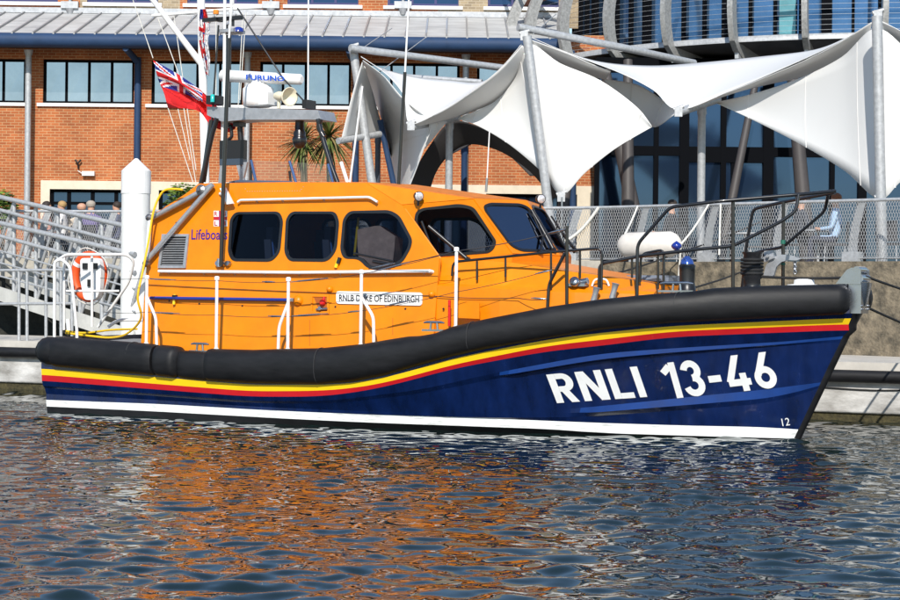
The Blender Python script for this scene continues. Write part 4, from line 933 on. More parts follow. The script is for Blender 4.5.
for a_,b_ in dl:
    f=MB(); fw=.08; f.bb((a_,DB+.09,QZ+.02),(a_+fw,DB+.15,dzt)); f.bb((b_-fw,DB+.09,QZ+.02),(b_,DB+.15,dzt)); f.bb((a_+fw,DB+.09,dzt-fw),(b_-fw,DB+.15,dzt)); f.bb((a_+fw,DB+.092,dzt-.42),(b_-fw,DB+.148,dzt-.34))
    for t in(.2,.46,.72,.8): f.bb((a_+(b_-a_)*t-.05,DB+.088,QZ+.02),(a_+(b_-a_)*t+.05,DB+.152,dzt-fw))
    fo=f.build('door_set',DKFR,bb); g=MB(); g.add([V((a_,DB+.13,QZ)),V((b_,DB+.13,QZ)),V((b_,DB+.13,dzt)),V((a_,DB+.13,dzt))],[(0,1,2,3)]); g.build('pane',FACGL,fo,recalc=False)
    s=MB(); s.bb((a_-.25,DB-.05,dzt),(b_+.25,DB+.08,dzt+.24)); s.bb((a_-.25,DB-.05,QZ+.02),(a_,DB+.08,dzt)); s.bb((b_,DB-.05,QZ+.02),(b_+.25,DB+.08,dzt)); s.build('stone_surround',STONE,bb)
# gutter, roof
dg=DB-1.35
zg0=W(90,47,dg).z; zg1=W(90,33,dg).z; 
g=MB(); rr=(zg1-zg0)/2*1.03; g.tube([V((x0w,dg+.1,(zg0+zg1)/2)),V((W(560,40,dg).x,dg+.1,(zg0+zg1)/2))],rr,18); g.build('gutter',SLATEBL,bb)
DU=DB+2.6; zr_=W(90,13,DU).z
xrf=W(566,30,DB).x
rf=MB(); rf.add([V((x0w,dg-.02,zg1-.04)),V((xrf,dg-.02,zg1-.04)),V((xrf,DU,zr_)),V((x0w,DU,zr_))],[(0,1,2,3)]); 
ro=rf.build('roof',ROOFM,bb,recalc=False)
sm=MB(); x=x0w
while x<xrf: 
    sm.prism([V((x,dg-.02,zg1-.035)),V((x+.045,dg-.02,zg1-.035)),V((x+.045,DU,zr_+.005)),V((x,DU,zr_+.005))],(0,0,.05)); x+=.56
sm.build('standing_seams',mat('seam_zinc',(.3,.3,.3),.5,.3),ro)
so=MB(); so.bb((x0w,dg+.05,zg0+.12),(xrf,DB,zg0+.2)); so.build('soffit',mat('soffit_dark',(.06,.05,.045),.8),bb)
fl_=MB(); fl_.bb((x0w,DU-.12,zr_-.02),(xrf,DU,zr_+.14)); fl_.build('flashing',GREY,ro)
# upper storey
zu=zr_+5; xs_=[(Wf(87+i*100.2,3).x,Wf(158+i*100.2,3).x) for i in range(-4,7)]; sc_=DU/DB
zs=W(90,2.5,DU).z
ho=[]; 
for a_,b_ in xs_: a_*=sc_;b_*=sc_; ho.append([V((a_,DU,zs)),V((b_,DU,zs)),V((b_,DU,zs+1.4)),V((a_,DU,zs+1.4))])
def upseg(xa,xb,m):
    mb=MB(); hh=[h for h in ho if h[0].x>xa and h[1].x<xb]; strips(mb,xa,xb,zr_-.3,zu,DU,[(h[0].x,h[1].x,h[0].z,h[2].z) for h in ho])
    for h in hh:
        k=[p+V((0,.15,0)) for p in h]; mb.add(h+k,[(0,1,5,4),(1,2,6,5),(2,3,7,6),(3,0,4,7)])
    mb.build('upper_wall',m,bb,recalc=False)
cuts=[W(-300,5,DU).x,W(80,5,DU).x,W(180,5,DU).x,W(438,5,DU).x,W(700,5,DU).x]
for i,m in enumerate((BRICK,BUFF,BRICK,BUFF)): upseg(cuts[i]+.0,cuts[i+1],m)
for h in ho:
    a_,b_=h[0].x,h[1].x; f=MB(); f.bb((a_,DU+.06,zs),(b_,DU+.12,zs+.08))
    for t in(0,.33,.66,.99): f.bb((a_+(b_-a_)*t,DU+.058,zs+.08),(a_+(b_-a_)*t+.07,DU+.122,zs+1.4))
    fo=f.build('window',mat('blue_frame',(.03,.03,.12),.4),bb); g=MB(); g.add([p+V((0,.1,0)) for p in h],[(0,1,2,3)]); g.build('pane',FACGL,fo,recalc=False); s=MB(); s.bb((a_-.12,DU-.08,zs-.1),(b_+.12,DU+.06,zs)); s.build('sill',WHITE,fo)
for px in(70,271,403):
    mb=MB(); c_=W(px,5,DU-.1); mb.box(c_,(.5,.2,.2)); mb.lathe(c_+V((0,0,-.28)),(0,0,1),[(0,.08),(.18,.14)],8); mb.rod(c_,c_+V((0,0,2)),.05); mb.build('rain_hopper',GREY,bb)
for px in(28.5,247.5,466,684):
    c_=W(px,60,DB-.42); mb=MB(); mb.lathe(V((c_.x,DB-.42,QZ)),(0,0,1),[(0,.085),(zg0-QZ-.1,.085)],14); mb.lathe(V((c_.x,DB-.42,zg0-.12)),(0,0,1),[(0,.1),(.14,.13)],14); mb.build('eaves_column',GALV,bb)
for px in(137.5,356,574):
    c_=W(px,100,DB-.12); mb=MB(); mb.lathe(V((c_.x,DB-.12,QZ)),(0,0,1),[(0,.09),(zg0-QZ-.12,.09)],12); mb.tube([V((c_.x,DB-.12,zg0-.25)),V((c_.x-.15,DB-.5,zg0-.05)),V((c_.x-.15,dg+.1,zg0+.0))],.09,10); mb.build('drainpipe',SLATEBL,bb)
mb=MB(); c_=W(78,163,DB-.1); mb.tube([c_+V((-.08,0,.09)),c_,c_+V((.08,0,.09))],.03,6); mb.rod(c_,c_+V((0,.05,-.15)),.025); mb.build('security_camera',BLK,bb)
mb=MB(); c_=W(88.5,173.5,DB-.08); mb.box(c_,(.34,.14,.12)); mb.rod(c_+V((-.17,0,0)),c_+V((-.3,0,.08)),.012); mb.build('wall_lamp',WHITE,bb)
# ---- restaurant pavilion glass wall
DR=47.5
rs=root('glass_pavilion',V((W(760,200,DR).x,DR,QZ)),'dark glazed restaurant pavilion with a curved ribbed balcony at the upper right','building')
xl=W(596,150,DR).x; xr=W(1000,150,DR).x; z0=QZ; z1=W(760,66,DR).z
def pr2(px,py): return W(px,py,DR)
mull=[597,656,684,723,768,832,862,930,996]; wid=[.12,.12,.24,.14,.26,.12,.22,.2,.2]
tr_=W(760,152,DR).z
f=MB()
for x,w_ in zip(mull,wid): c=W(x,150,DR).x; f.bb((c-w_/2,DR-.1,z0),(c+w_/2,DR+.1,z1))
f.bb((xl,DR-.08,tr_-.12),(xr,DR+.08,tr_+.12)); f.bb((xl,DR-.08,z1-.2),(xr,DR+.08,z1)); f.bb((W(684,150,DR).x,DR-.09,tr_-.28),(W(766,150,DR).x,DR+.09,tr_)); f.bb((W(733,150,DR).x-.05,DR-.07,z0),(W(733,150,DR).x+.05,DR+.07,tr_)); 
fo=f.build('curtain_frame',DKFR,rs)
for i,(xa,xb) in enumerate(zip(mull,mull[1:])):
    A_=W(xa,150,DR).x; B_=W(xb,150,DR).x; t=random.uniform(-.03,.03)
    g=MB(); g.add([V((A_,DR,z0)),V((B_,DR+t,z0)),V((B_,DR+t,z1)),V((A_,DR,z1))],[(0,1,2,3)]); g.build('pane',FACGL,fo,recalc=False)
mb=MB(); mb.bb((xl,DR+.12,z1-.05),(xr,DR+9,z1+.2)); mb.build('canopy_slab',DKFR,rs)
# terrace columns raking
for a_,b_,r_ in(((605,70),(633,208),(.16)),((628,60),(628,130),.14),((792,70),(803,200),.17),((583,60),(575,120),.12),((760,60),(744,140),.1)):
    A_=W(a_[0],a_[1],45.6); B_=W(b_[0],b_[1],45.3); d_=(B_-A_); t=(QZ-A_.z)/d_.z; mb=MB(); mb.tube([A_,A_+d_*t],[r_*.8,r_*1.25],14); mb.build('raking_column',mat('column_taupe',(.06,.052,.05),.55,var=.15),rs)
# balcony drum
cxp=W(850,40,55); Rd=10.0; cx,cy=cxp.x,55.0
zsb=W(760,36,cy-Rd).z
def arc(r,z,n=60,a0=math.pi*1.0,a1=math.pi*2.0): return [V((cx+r*math.cos(a0+(a1-a0)*i/n),cy+r*math.sin(a0+(a1-a0)*i/n),z)) for i in range(n+1)]
mb=MB(); mb.grid([arc(Rd-.0,zsb),arc(Rd,zsb+.14),arc(Rd-3.2,zsb+.14)]); mb.build('balcony_edge',GALV,rs)
mb=MB(); mb.grid([arc(Rd-.02,zsb-.002),arc(Rd-3.4,zsb-.35),arc(Rd-3.4,zsb+.1)]); mb.build('balcony_soffit',mat('soffit_grey',(.10,.10,.10),.6,var=.4,vs=1.5),rs)
mb=MB(); mb.grid([arc(Rd-1.9,zsb+.14),arc(Rd-1.9,zsb+4.5)],0,False); mb.build('upper_glazing',mat('upper_glass',(.10,.20,.36),.06,.75,var=.35,vs=.5),rs)
m_=MB(); 
for i in range(40):
    an_=math.pi+math.pi*i/39; c=V((cx+(Rd-1.85)*math.cos(an_),cy+(Rd-1.85)*math.sin(an_),zsb+2.3)); m_.box(c,(.07 if i%4 else .25,.14,4.4),Matrix.Rotation(an_+math.pi/2,3,'Z'))
m_.build('upper_mullions',DKFR,rs)
for i in (14,22):
    m_=MB()
    an_=math.pi+math.pi*(i+.5)/39; c=V((cx+(Rd-1.82)*math.cos(an_),cy+(Rd-1.82)*math.sin(an_),zsb+2.3)); m_.box(c,(.42,.05,4.3),Matrix.Rotation(an_+math.pi/2,3,'Z')); m_.build('curtain',CURT,rs)
for j in range(12): 
    bt('balustrade_cable',arc(Rd-.02-.25*math.cos((j-6)/6),zsb+.25+j*.13,40),.0045,GALV,rs,n=4)
RIB=mat('rib_perforated',(.36,.36,.35),.5,.3,var=.35,vs=16)
k=0
for dg_ in [183,192.5,202,212,222,232,242,252,262.5,273,284,295,306]:
    an_=math.radians(dg_); ux=V((math.cos(an_),math.sin(an_),0)); tx=V((-ux.y,ux.x,0)); mb=MB(); rows=[]
    for i in range(15):
        t=i/14; z=zsb-.42+2.9*t; r=Rd+.05+.55*math.sin(math.pi*min(1,t*1.0))**.8-.25*t; 
        if t<.12: r-=.5*(1-t/.12)**1.2
        wv=.24
        c=V((cx,cy,0))+ux*r+V((0,0,z)); rows.append([c-ux*wv-tx*.07,c+ux*wv*.3-tx*.07,c+ux*wv*.3+tx*.07,c-ux*wv+tx*.07,c-ux*wv-tx*.07])
    mb.grid(rows,0,False); mb.build('balcony_rib',RIB,rs)
    mb=MB(); c=V((cx,cy,0))+ux*Rd; mb.prism([c+V((0,0,zsb-.4))-tx*.05,c-ux*2.6+V((0,0,zsb-.38))-tx*.05,c-ux*2.6+V((0,0,zsb-.02))-tx*.05,c+V((0,0,zsb-.02))-tx*.05],tx*.1); mb.build('floor_bracket',GALV,rs)
mb=MB(); mb.tube(arc(Rd+.35,zsb+2.6,40),.06,8); mb.build('balcony_handrail',GALV,rs)
mb=MB(); mb.tube([V((cx-Rd+.3,cy-.5,zsb+2.2)),V((cx-Rd+.5,cy-.8,zsb+2.25)),V((cx-Rd+1.4,cy-2.6,zsb+2.35))],.17,10); mb.build('rusty_beam',mat('rust',(.16,.06,.035),.8,var=.4,vs=6),rs)
# ---- tensile canopies
def Dt(px): return float(np.interp(px,[300,350,530,700,878,1040],[43.6,43,40.2,38.8,35.4,33]))
def PT(t): 
    x,y=t[0],t[1]; d=Dt(x)+((t[2]-38) if len(t)>2 else 0); return W(x,y,d)
def chain(c,n=7):
    last=38; P=[]
    for t in c:
        if len(t)>2: last=t[2]
        P.append(PT((t[0],t[1],last)))
    return smooth_pts(P,n)
def sail(name,up,lo,par,cv=0.,rows=9,m=None):
    a_=chain(up);b_=chain(lo)
    if len(a_)!=len(b_):
        k=max(len(a_),len(b_)); rs_=lambda q:[q[min(len(q)-2,int(i/(k-1)*(len(q)-1)))].lerp(q[min(len(q)-2,int(i/(k-1)*(len(q)-1)))+1],i/(k-1)*(len(q)-1)-min(len(q)-2,int(i/(k-1)*(len(q)-1)))) for i in range(k)]
        a_,b_=rs_(a_),rs_(b_)
    G=[[p.lerp(q_,j/rows)+V((0,cv*4*(j/rows)*(1-j/rows),0)) for p,q_ in zip(a_,b_)] for j in range(rows+1)]
    mb=MB(); mb.grid(G); o=mb.build(name,m or TENT,par)
    if m is None and name!='shaded_edge':
        K=len(a_)
        for c_ in list(range(6,K-4,9)):
            sm_=MB(); sm_.grid([[G[j][c_]+V((-.016,-.015,0)) for j in range(rows+1)],[G[j][c_]+V((.016,-.015,0)) for j in range(rows+1)]])
            sm_.build('weld_seam',mat('tent_seam',(.62,.61,.59),.6),o,recalc=False)
    s=o.modifiers.new('t','SOLIDIFY'); s.thickness=.012
    return o
def pole(name,a_,b_,r,par,m=GALV,rt=None): return bt(name,[a_,b_],[rt or r,r],m,par,n=14)
def gp_(t,d): # extend a pole from two points to ground
    return t
t1=root('tensile_canopy',V((W(548,205,38.95).x,40.5,QZ)),'large white tensile canopy on the mast rising in the middle of the picture','canopy')
t2=root('tensile_canopy',V((W(880,205,35.60).x,35.6,QZ)),'white tensile canopy on the tall mast at the right side','canopy')
t0=root('tensile_canopy',V((W(372,185,39.90).x,43,QZ)),'smaller half shaded white tensile canopy nearest the palm trees','canopy')
sail('front_sail',[(459,117,38.5),(480,109,38.5),(498,99,38.5),(516,77,38.4),(529,44,38.11),(560,63,38.25),(600,80,38.35),(636,106,38.35),(652,126,38.3)],[(458,119,38.5),(478,126,38.4),(510,145,38.2),(543,173,38.11),(562,195,37.85),(585,173,38.0),(615,149,38.15),(652,127,38.3)],t1,.1)
sail('shaded_edge',[(410,125,37.6),(440,112,37.6),(465,96.5,37.6),(498,71,37.7),(522,45,38.0)],[(413,127,37.7),(440,121,38.1),(462,115,38.6),(498,99.5,38.65),(516,77.5,38.5),(528,50,38.2)],t1)
sail('rear_sail',[(361,56,38.2),(380,68,39),(415,77,39.5),(450,81,39.5),(482,82,39.5),(505,66,38.8),(522,43,38.1)],[(361,57,38.2),(378,68,38.1),(392,80,38.0),(404,97,37.8),(410,124,37.6),(440,112,37.6),(465,96.5,37.6),(498,71,37.7),(522,44,38.0)],t1,.05)
sail('rear_sail',[(531,37,38.08),(560,50,38.76),(600,62,39.52),(650,66,39.90),(700,63,39.90),(760,57,39.90),(815,50,39.52),(850,36,38.76),(876,20,38.00)],[(532,38,38.08),(575,56,38.08),(620,73,38.00),(653,90,37.92),(679,110,37.81),(733,90,37.85),(798,62,37.92),(840,42,37.96),(874,21,38.00)],t2,.05)
sail('shaded_edge',[(530,39,38.08),(565,52,38.08),(590,63,38.08),(611,71,38.15)],[(534,46,38.15),(562,63,38.53),(585,74,38.84),(606,79,39.06)],t1)
sail('side_sail',[(604,79,39.06),(636,84,39.25),(660,98,39.14),(677,112,37.85)],[(606,82,39.06),(634,105,39.18),(652,127,39.14),(672,116,37.92)],t1)
sail('shaded_edge',[(690,107,37.81),(733,90,37.85),(770,75,37.89),(805,60,37.92),(840,42,37.96),(872,22,38.00)],[(692,108,37.85),(733,93,38.08),(768,84,38.68),(803,76,38.84),(838,60,38.61),(870,34,38.11)],t2)
sail('front_sail',[(716,102,38.4),(755,93,38.35),(800,78,38.3),(842,57,38.2),(877,28,38.04),(915,56,38.30),(960,80,38.68),(1000,92,38.95),(1040,103,39.14)],[(716,103,38.4),(755,121,38.3),(800,144,38.1),(845,171,37.95),(879,199,37.85),(903,180,38.08),(950,150,38.53),(1000,122,38.95),(1040,104,39.14)],t2,.1)
sail('shaded_edge',[(878,19,38.00),(905,33,38.00),(945,58,38.00),(1000,85,38.00)],[(880,30,38.08),(905,47,38.53),(945,70,38.76),(1000,92,38.91)],t2)
sail('shaded_sail',[(363,60,38.3),(371,88,41),(382,120,42),(391,155,42.3),(397,196,42.5)],[(363,60,38.2),(384,76,38.1),(404,99,37.9),(430,122,38),(424,149,38.1),(407,194,38.4)],t0)
sail('shaded_sail',[(430,121,38),(440,121,38.3),(447,121,38.6)],[(425,149,38.1),(432,140,38.4),(447,122,38.6)],t0)
sail('shaded_edge',[(362,62,38.2),(352,95,37.8),(341,140,37.6)],[(364,66,38.3),(374,98,40),(381,133,40.5)],t0)
sail('shaded_edge',[(364,66,38.3),(374,98,40),(381,133,40.5)],[(365,68,38.3),(380,118,42),(392,158,42.3)],t0)
DKT=mat('painted_canopy_shade',(.045,.042,.042),.8,var=.1)  # canopy underside in shade; the shade is painted in as near-black fabric
sail('underside_shade',[(404,196,41),(412,176,41.2),(428,148,41.3),(450,122,41.3),(478,126,41.3),(510,144,41.2),(542,172,41.1),(560,196,41)],[(428,196,42),(436,172,42),(450,154,42),(470,144,42),(498,150,42),(524,166,42),(541,183,42),(550,200,42)],t1,m=DKT)
sail('underside_shade',[(470,144,42),(500,136,43),(520,150,43),(545,176,43)],[(440,160,42),(470,140,43),(500,148,43),(530,176,43)],t1,m=DKT)
def mast(par,x0,y0,x1,y1,off,r=.1):
    a_=W(x0,y0,Dt(x0)+off-.15); b_=W(x1,y1,Dt(x0)+off-.15+.1); d_=b_-a_; t=(QZ-a_.z)/d_.z; return bt('mast',[a_,a_+d_*t],r,GALV,par,n=16)
mast(t1,527,36,549,212,-.25,.1); mast(t2,877,16,881,210,-.45,.1); mast(t0,353,48,373,190,.5,.1)
bt('boom',[PT((518,27,38)),PT((620,47,40)),PT((694,63,43))],.085,GALV,t1,n=10)
bt('boom',[PT((350,48,38)),PT((512,69,43))],.085,GALV,t0,n=10); bt('boom',[PT((398,76,42.5)),PT((482,82,43))],.07,GALV,t0,n=10)
bt('edge_pipe',[PT((411,127,37.6)),PT((459,117,39.2))],.085,GALV,t1,n=12); bt('edge_pipe',[PT((679,112,37.6)),PT((718,99,39.2))],.09,GALV,t2,n=12); bt('edge_pipe',[PT((338,141,37.6)),PT((380,134,39.2))],.075,GALV,t0,n=12)
def vcol(par,px,py,off,r,m=GALV):
    p=PT((px,py,38+off)); mb=MB(); mb.lathe(V((p.x,p.y,QZ)),(0,0,1),[(0,r),(p.z-QZ-.25,r),(p.z-QZ-.2,r*1.2),(p.z-QZ,r*1.1)],14); return mb.build('column',m,par)
vcol(t1,449.5,119.5,1.1,.085); vcol(t2,702,104,1.0,.085); vcol(t1,464.5,145,6,.08,SLATEBL); vcol(t0,378,134,3.3,.07,mat('dark_column',(.05,.06,.08),.5))
pole('strut',W(380,120,44.5),W(394,186,44.5),.07,t0,SLATEBL)
for par,x,y,dd in((t1,524,36,38),(t2,877,16,38),(t0,354,49,38.3),(t1,678,112,37.4),(t1,411,126,37.3),(t1,561,197,37.6),(t2,879,200,37.6)):
    mb=MB(); c_=PT((x,y,dd)); mb.box(c_+V((0,-.05,0)),(.16,.08,.2)); mb.lathe(c_+V((-.1,-.05,.05)),(1,0,.3),[(0,.04),(.22,.04)],8); mb.build('corner_plate',GALV,par)
for par,x,y,x2,y2 in((t1,562,197,562,212),(t2,879,201,880,212)):
    a_=PT((x,y,37.5)); bt('tie_rod',[a_,V((a_.x,a_.y,QZ+.3))],.02,STEEL,par)
for a_,b_ in(((357,52),(392,28)),((378,73),(425,38)),((533,34),(556,14))): bt('stay_cable',[PT((*a_,38.2)),PT((*b_,42))],.012,GALV,t0 if a_[0]<400 else t1,n=5)
# ---- flagpole with yard
fp=root('flagpole',V((W(206,200,41.5).x,41.5,QZ)),'white flagpole with a yard and slanting gaff behind the boat wheelhouse','flagpole')
def FPt(x,y): return W(x,y,41.5)
bt('pole',[V((FPt(208,190).x,41.5,QZ)),FPt(201,0),FPt(199,-40)],[.1,.09,.07],WTUBE,fp,n=14)
bt('gaff',[FPt(206,70),FPt(150,-4),FPt(146,-12)],[.075,.06,.05],WTUBE,fp,n=10)
bt('yard',[FPt(152,15.5),FPt(245,8),FPt(262,7)],.035,WTUBE,fp,n=8)
for pts in([(133,0),(153,58)],[(158,18),(178,72),(197,190)],[(174,16),(186,100),(196,170)],[(168,108),(193,182)],[(178,109),(190,160)],[(216,12),(216,110)],[(243,12),(238,110)],[(246,12),(240,100)]):
    o=bt('halyard',[FPt(*p) for p in pts],.011,ROPE,fp,n=5)
# ---- palms, bush
LEAF=mat('cordyline_leaf',(.09,.15,.03),.55,var=.5,vs=4,col2=(.16,.13,.03)); TRK=mat('palm_trunk',(.16,.12,.08),.9,var=.4,vs=9,bump=.6,bs=20)
def palm(px,py,label,r,d=48.5,seed=1):
    rnd=random.Random(seed); c=W(px,py,d); rt=root('cordyline_palm',V((c.x,c.y,QZ)),label,'palm tree',group=None)
    bt('trunk',smooth_pts([V((c.x+.15,d,QZ)),V((c.x+.1,d,QZ+.7)),V((c.x+.02,d,c.z-.5)),c],4),[.09]*9+[.07]*4,TRK,rt,n=8)
    mb=MB()
    for i in range(170):
        th=rnd.uniform(0,6.283); el=math.radians(rnd.uniform(-55,88)) ; L_=r*rnd.uniform(.75,1.1); P=[]
        d0=V((math.cos(th)*math.cos(el),math.sin(th)*math.cos(el),math.sin(el))); sd=V((-math.sin(th),math.cos(th),0)); sl=[]; sr_=[]
        for k in range(5):
            t=k/4; q_=c+d0*L_*t-V((0,0,L_*.28*t*t)); w_=.028*(math.sin(math.pi*min(.97,.15+t*.85)))**.8; sl.append(q_-sd*w_); sr_.append(q_+sd*w_)
        mb.grid([sl,sr_],0 if rnd.random()<.8 else 1)
    mb.build('crown',[LEAF,mat('dry_leaf',(.25,.18,.07),.7)],rt,recalc=False)
palm(303,141,'shorter spiky palm left of the search light, against the brick wall',.8,seed=3); palm(329,136,'taller spiky palm right of the search light, against the brick wall',.95,seed=5)
def bush(px,py,rx,rz,d,label,seed):
    rnd=random.Random(seed); c=W(px,py,d); rt=root('shrub',V((c.x,c.y,QZ)),label,'shrub'); mb=MB()
    for i in range(900):
        a_=V((rnd.gauss(0,1),rnd.gauss(0,1),rnd.gauss(0,1))).normalized()*rnd.uniform(.45,1.05); q_=c+V((a_.x*rx,a_.y*rx,a_.z*rz)); R=Matrix.Rotation(rnd.uniform(0,6.28),3,'Z')@Matrix.Rotation(rnd.uniform(-1.2,1.2),3,'X'); s_=rnd.uniform(.05,.1)
        mb.add([q_+R@V((-s_,0,0)),q_+R@V((0,s_*.4,0)),q_+R@V((s_,0,.02)),q_+R@V((0,-s_*.4,0))],[(0,1,2,3)],rnd.choice((0,0,1)))
    mb.build('foliage',[mat('leaf_green',(.07,.13,.025),.6,var=.4),mat('leaf_bright',(.16,.24,.03),.6,var=.3)],rt,recalc=False)
    bt('stem',[V((c.x,c.y,QZ)),c],.05,TRK,rt)
bush(184,205,.5,.55,46,'bright green shrub in front of the white door surround behind the boat',2); bush(3,210,.35,.5,46,'small green shrub at the left edge behind the gangway',4); bush(316,187,.4,.12,46.5,'low green shrub showing above the orange roof under the palms',6)
# ---- white hanging fender
fb=root('hanging_fender',W(650,245,36.3),'large white cylindrical fender hung by ropes from the quay railing','fender')
a_=W(618,245.5,36.6);b_=W(681,244,36.0); u_=(b_-a_).normalized(); Lf=(b_-a_).length; mb=MB(); r_=.25
mb.lathe(a_,u_,[(0,.03),(.03,.12),(.1,.2),(.2,r_),(Lf-.2,r_),(Lf-.1,.2),(Lf-.03,.12),(Lf,.03)],22); mb.build('body',mat('fender_white',(.66,.62,.57),.5,var=.15,vs=3),fb)
bt('rope',sag(a_,rail_pt(637,QZ+1.2,.05),.06),.022,ROPE,fb,n=6); bt('rope',sag(b_,rail_pt(708,QZ+1.2,.05),.05),.022,ROPE,fb,n=6); bt('rope',sag(b_,W(678,284,36.2),.02),.02,ROPE,fb,n=6); bt('rope',sag(rail_pt(720,QZ+1.2,.05),rail_pt(719,QZ+.2,-.1),.0),.02,ROPE,fb,n=6)
# white rope draped at 585
bt('draped_rope',sag(rail_pt(598,QZ+1.2,.02),rail_pt(565,QZ+.5,-.05),.1),.035,ROPE,None,n=6,origin=rail_pt(580,QZ,0),label='thick white rope draped over the mesh railing beside the windscreen',cat='rope')
# ---- mooring ropes
def mrope(pts,dz,r,label,origin,name='mooring_rope'):
    P=[]
    for a_,b_ in zip(pts,pts[1:]): P+=sag(a_,b_,dz,14)[:-1]
    P.append(pts[-1]); bt(name,P,r,BROPE,None,n=6,origin=origin,label=label,cat='rope')
bw=MW@V((12.98,0,z1+0)) if False else B2W(866,277,0)
mrope([B2W(753,276,0),B2W(866,276.5,0),W(960,305,31)],.03,.02,'black mooring rope leading from the mooring post over the bow roller to the right',bw)
mrope([B2W(858,303,.15),W(960,345,31)],.03,.02,'lower black mooring rope running from under the bow to the right',B2W(858,303,.15))
mrope([B2W(590,280,-.6),W(672,255,36.8),W(760,222,36.9)],.03,.016,'thin black rope rising from the foredeck past the white fender to the quay',B2W(590,280,-.6))
mrope([B2W(676,292,.6),rail_pt(745,QZ-.1,-.1)],.03,.016,'thin black rope from the foredeck cleat to the quay wall',B2W(676,292,.6))
# ---- people
def skinmesh(nodes,edges,rad):
    me=bpy.data.meshes.new('b'); me.from_pydata([tuple(n) for n in nodes],edges,[]); o=bpy.data.objects.new('b',me); COL.objects.link(o)
    sk=o.modifiers.new('s','SKIN'); 
    for i,r in enumerate(rad): me.skin_vertices[0].data[i].radius=(r,r) if not isinstance(r,tuple) else r
    me.skin_vertices[0].data[0].use_root=True
    sb_=o.modifiers.new('u','SUBSURF'); sb_.levels=2; sb_.render_levels=2
    dg_=bpy.context.evaluated_depsgraph_get(); m2=bpy.data.meshes.new_from_object(o.evaluated_get(dg_)); bpy.data.objects.remove(o); bpy.data.meshes.remove(me); return m2
SKIN=mat('skin',(.55,.3,.2),.55,var=.08); 
def person(pos,yaw,label,shirt,trous,hair,lean=0.,arm=0,seatz=.47):
    # seated, local: facing +x
    n=[(0,0,seatz+.1),(.02+lean*.3,0,seatz+.3),(lean*.8,0,seatz+.55),(lean*1.0,0,seatz+.66),(lean*1.1+.02,0,seatz+.74),(lean*1.15+.03,0,seatz+.84),(lean*1.2+.02,0,seatz+.91)]
    r=[(.15,.17),(.125,.16),(.13,.18),(.06,.07),(.065,.07),(.085,.095),(.055,.06)]
    e=[(0,1),(1,2),(2,3),(3,4),(4,5),(5,6)]
    for s_ in(-1,1):
        b0=len(n); n+=[(lean*.85,s_*.19,seatz+.55),(.05+lean*.6,s_*.25,seatz+.28),(.28+arm*.05,s_*.2,seatz+.25+arm*.1),(.36+arm*.05,s_*.16,seatz+.27+arm*.12)]; r+=[.058,.046,.036,.034]; e+=[(2,b0),(b0,b0+1),(b0+1,b0+2),(b0+2,b0+3)]
        b0=len(n); n+=[(.06,s_*.1,seatz+.06),(.44,s_*.12,seatz+.08),(.46,s_*.12,.1),(.56,s_*.13,.05)]; r+=[.09,.065,.045,(.04,.035)]; e+=[(0,b0),(b0,b0+1),(b0+1,b0+2),(b0+2,b0+3)]
    m2=skinmesh([V(a_) for a_ in n],e,r)
    for mm in(shirt,trous,SKIN): m2.materials.append(mm)
    for pg in m2.polygons:
        c=pg.center; pg.use_smooth=True
        pg.material_index=0 if (c.z>seatz+.12 and c.z<seatz+.66 and not(c.x>.26+lean)) else (2 if c.z>=seatz+.2 else 1)
    o=bpy.data.objects.new('person',m2); COL.objects.link(o); o.location=pos; o.rotation_euler=(0,0,yaw); o.scale=(1.1,1.18,1.04); tag(o,label,'person'); ORIG[o.name]=V((0,0,0))
    # hair
    hc=V((lean*1.17+.015,0,seatz+.88)); hb_=MB(); hb_.lathe(hc-V((.012,0,.02)),(-.25,0,1),[(-.03,.088),(.02,.098),(.06,.085),(.09,.05),(.1,.01)],12); h=hb_.build('hair',hair,None); h.parent=o; 
    return o
def chair(pos,yaw,label,m,grp='terrace chairs by the railing'):
    rt=root('terrace_chair',pos,label,'chair',rz=yaw,local=True,group=grp)
    mb=MB(); mb.box((0,0,.45),(.44,.44,.04)); mb.build('seat',m,rt); mb=MB(); mb.prism([V((-.22,-.22,.5)),V((-.25,-.22,.9)),V((-.25,.22,.9)),V((-.22,.22,.5))],(.025,0,0)); mb.build('backrest',m,rt)
    for x in(-.19,.19):
        for y in(-.19,.19): bt('leg',[V((x,y,.43)),V((x*1.1,y*1.1,0))],.013,GALV,rt)
def table(pos,label):
    rt=root('terrace_table',pos,label,'table',local=True); mb=MB(); mb.lathe((0,0,.72),(0,0,1),[(0,.4),(.03,.4)],24); mb.build('table_top',GALV,rt); bt('pedestal',[V((0,0,0)),V((0,0,.72))],.03,GALV,rt); mb=MB(); mb.lathe((0,0,0),(0,0,1),[(0,.25),(.02,.24),(.04,.04)],20); mb.build('base',GALV,rt)
hg=mat('hair_grey',(.35,.3,.25),.8); hd=mat('hair_dark',(.03,.02,.015),.7); CH=mat('chair_dark',(.05,.05,.055),.6)
def gpos(px,d): r=ray(px,250); return V((r[0]*d,d,QZ))
def grp(px,d,yaw,lab,sh,hr,lean=0.,lift=.0):
    q_=gpos(px,d)+V((0,0,lift)); return person(q_,yaw,lab,sh,mat('trousers_dark',(.03,.035,.06),.8),hr,lean)
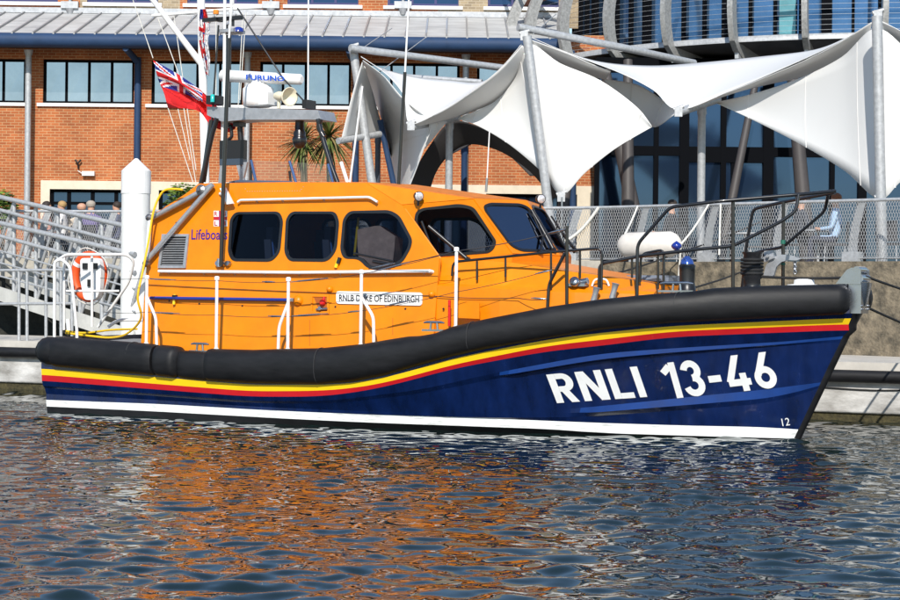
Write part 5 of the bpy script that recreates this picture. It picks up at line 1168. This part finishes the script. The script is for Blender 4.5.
PB=[(45,44.6,0,'person in a pale pink top seated behind the gangway at far left',mat('shirt_pink',(.65,.35,.28),.8),hd),
 (63,44.4,math.pi,'person in a white top seated left of the grey-haired person',mat('shirt_white',(.75,.72,.7),.8),mat('hair_fair',(.4,.25,.1),.7)),
 (81,45.6,math.pi*.5,'bald person in a cream top seated behind the one in purple',mat('shirt_cream',(.6,.5,.38),.8),SKIN),
 (90,44.0,math.pi*.45,'grey-haired person in a purple jumper seated with their back turned',mat('shirt_purple',(.13,.10,.25),.85),hg),
 (118,44.4,math.pi,'dark-haired person in a navy top seated beside the white pile',mat('shirt_navy',(.05,.06,.12),.8),hd)]
for px,d,yw,lb_,sh,hr in PB: grp(px,d,yw,lb_,sh,hr,.02)
CL=['chair under the person in pink at far left','chair under the person in the white top','chair under the bald person in cream','chair under the person in the purple jumper','chair under the dark-haired person by the pile']
for (px,d,yw,*_),cl in zip(PB,CL): chair(gpos(px,d),yw,'dark '+cl,CH,'chairs of the people behind the gangway')
for px,d,yw,lb_,sh,hr,cl in [(836,37.2,math.pi*.9,'brown-haired person in a pale blue shirt seated behind the mesh railing',mat('shirt_blue',(.35,.5,.7),.8),mat('hair_brown',(.2,.07,.03),.7),'dark chair under the person in the pale blue shirt'),
    (800,37.8,.2,'person in a dark jacket seated across from the one in pale blue',mat('jacket_dark',(.04,.045,.06),.8),hd,'dark chair under the person in the dark jacket'),
    (672,40.6,2.6,'person in a black jacket seated behind the railing near the white fender',mat('jacket_black',(.02,.02,.025),.8),hd,'dark chair under the person near the white fender')]:
    grp(px,d,yw,lb_,sh,hr); chair(gpos(px,d),yw,cl,CH)
table(gpos(818,37.5),'round steel table between the two seated people behind the right railing'); table(gpos(655,40.4),'round steel table behind the railing near the white fender'); table(gpos(745,39.8),'round steel table with an empty chair behind the middle of the railing')
chair(gpos(758,39.9),math.pi,'empty dark chair at the table behind the middle of the railing',CH); chair(gpos(890,36.4),1.0,'empty dark chair behind the railing at the right edge',CH)
# ---------------- sky, sun, camera
w=bpy.data.worlds.new('World'); SC.world=w; w.use_nodes=True; nt=w.node_tree; bg=nt.nodes['Background']; sk=nt.nodes.new('ShaderNodeTexSky'); sk.sky_type='NISHITA'; sk.sun_disc=False
EL=math.radians(37); AZ=math.radians(3) # sun behind the camera, travelling +Y
sk.sun_elevation=EL; sk.sun_rotation=math.pi-AZ*0; sk.air_density=1.25; sk.dust_density=.1; sk.ozone_density=3.5
nt.links.new(sk.outputs[0],bg.inputs[0]); bg.inputs[1].default_value=.125
ld=bpy.data.lights.new('sun','SUN'); ld.energy=4.5; ld.angle=math.radians(.5); ld.color=(1,.95,.87); lo=bpy.data.objects.new('sun',ld); COL.objects.link(lo)
dirv=V((math.sin(AZ)*math.cos(EL),math.cos(AZ)*math.cos(EL),-math.sin(EL))); lo.rotation_euler=dirv.to_track_quat('-Z','Y').to_euler(); lo.location=(0,-10,30)
cd=bpy.data.cameras.new('camera'); cam=bpy.data.objects.new('camera',cd); COL.objects.link(cam); cd.sensor_width=36; cd.lens=36*F/900; cd.shift_y=-12/900; cd.clip_end=1000
Mr=Matrix.Rotation(math.pi/2,4,'X'); cam.matrix_world=Matrix.Translation((0,0,H))@Mr@Matrix.Rotation(RR,4,'Z'); SC.camera=cam
SC.render.engine='CYCLES'; SC.cycles.max_bounces=8; SC.cycles.transparent_max_bounces=16
SC.view_settings.view_transform='Standard'; SC.view_settings.look='None'; SC.view_settings.gamma=1; SC.view_settings.exposure=0.22
SC.render.resolution_x=1024; SC.render.resolution_y=683
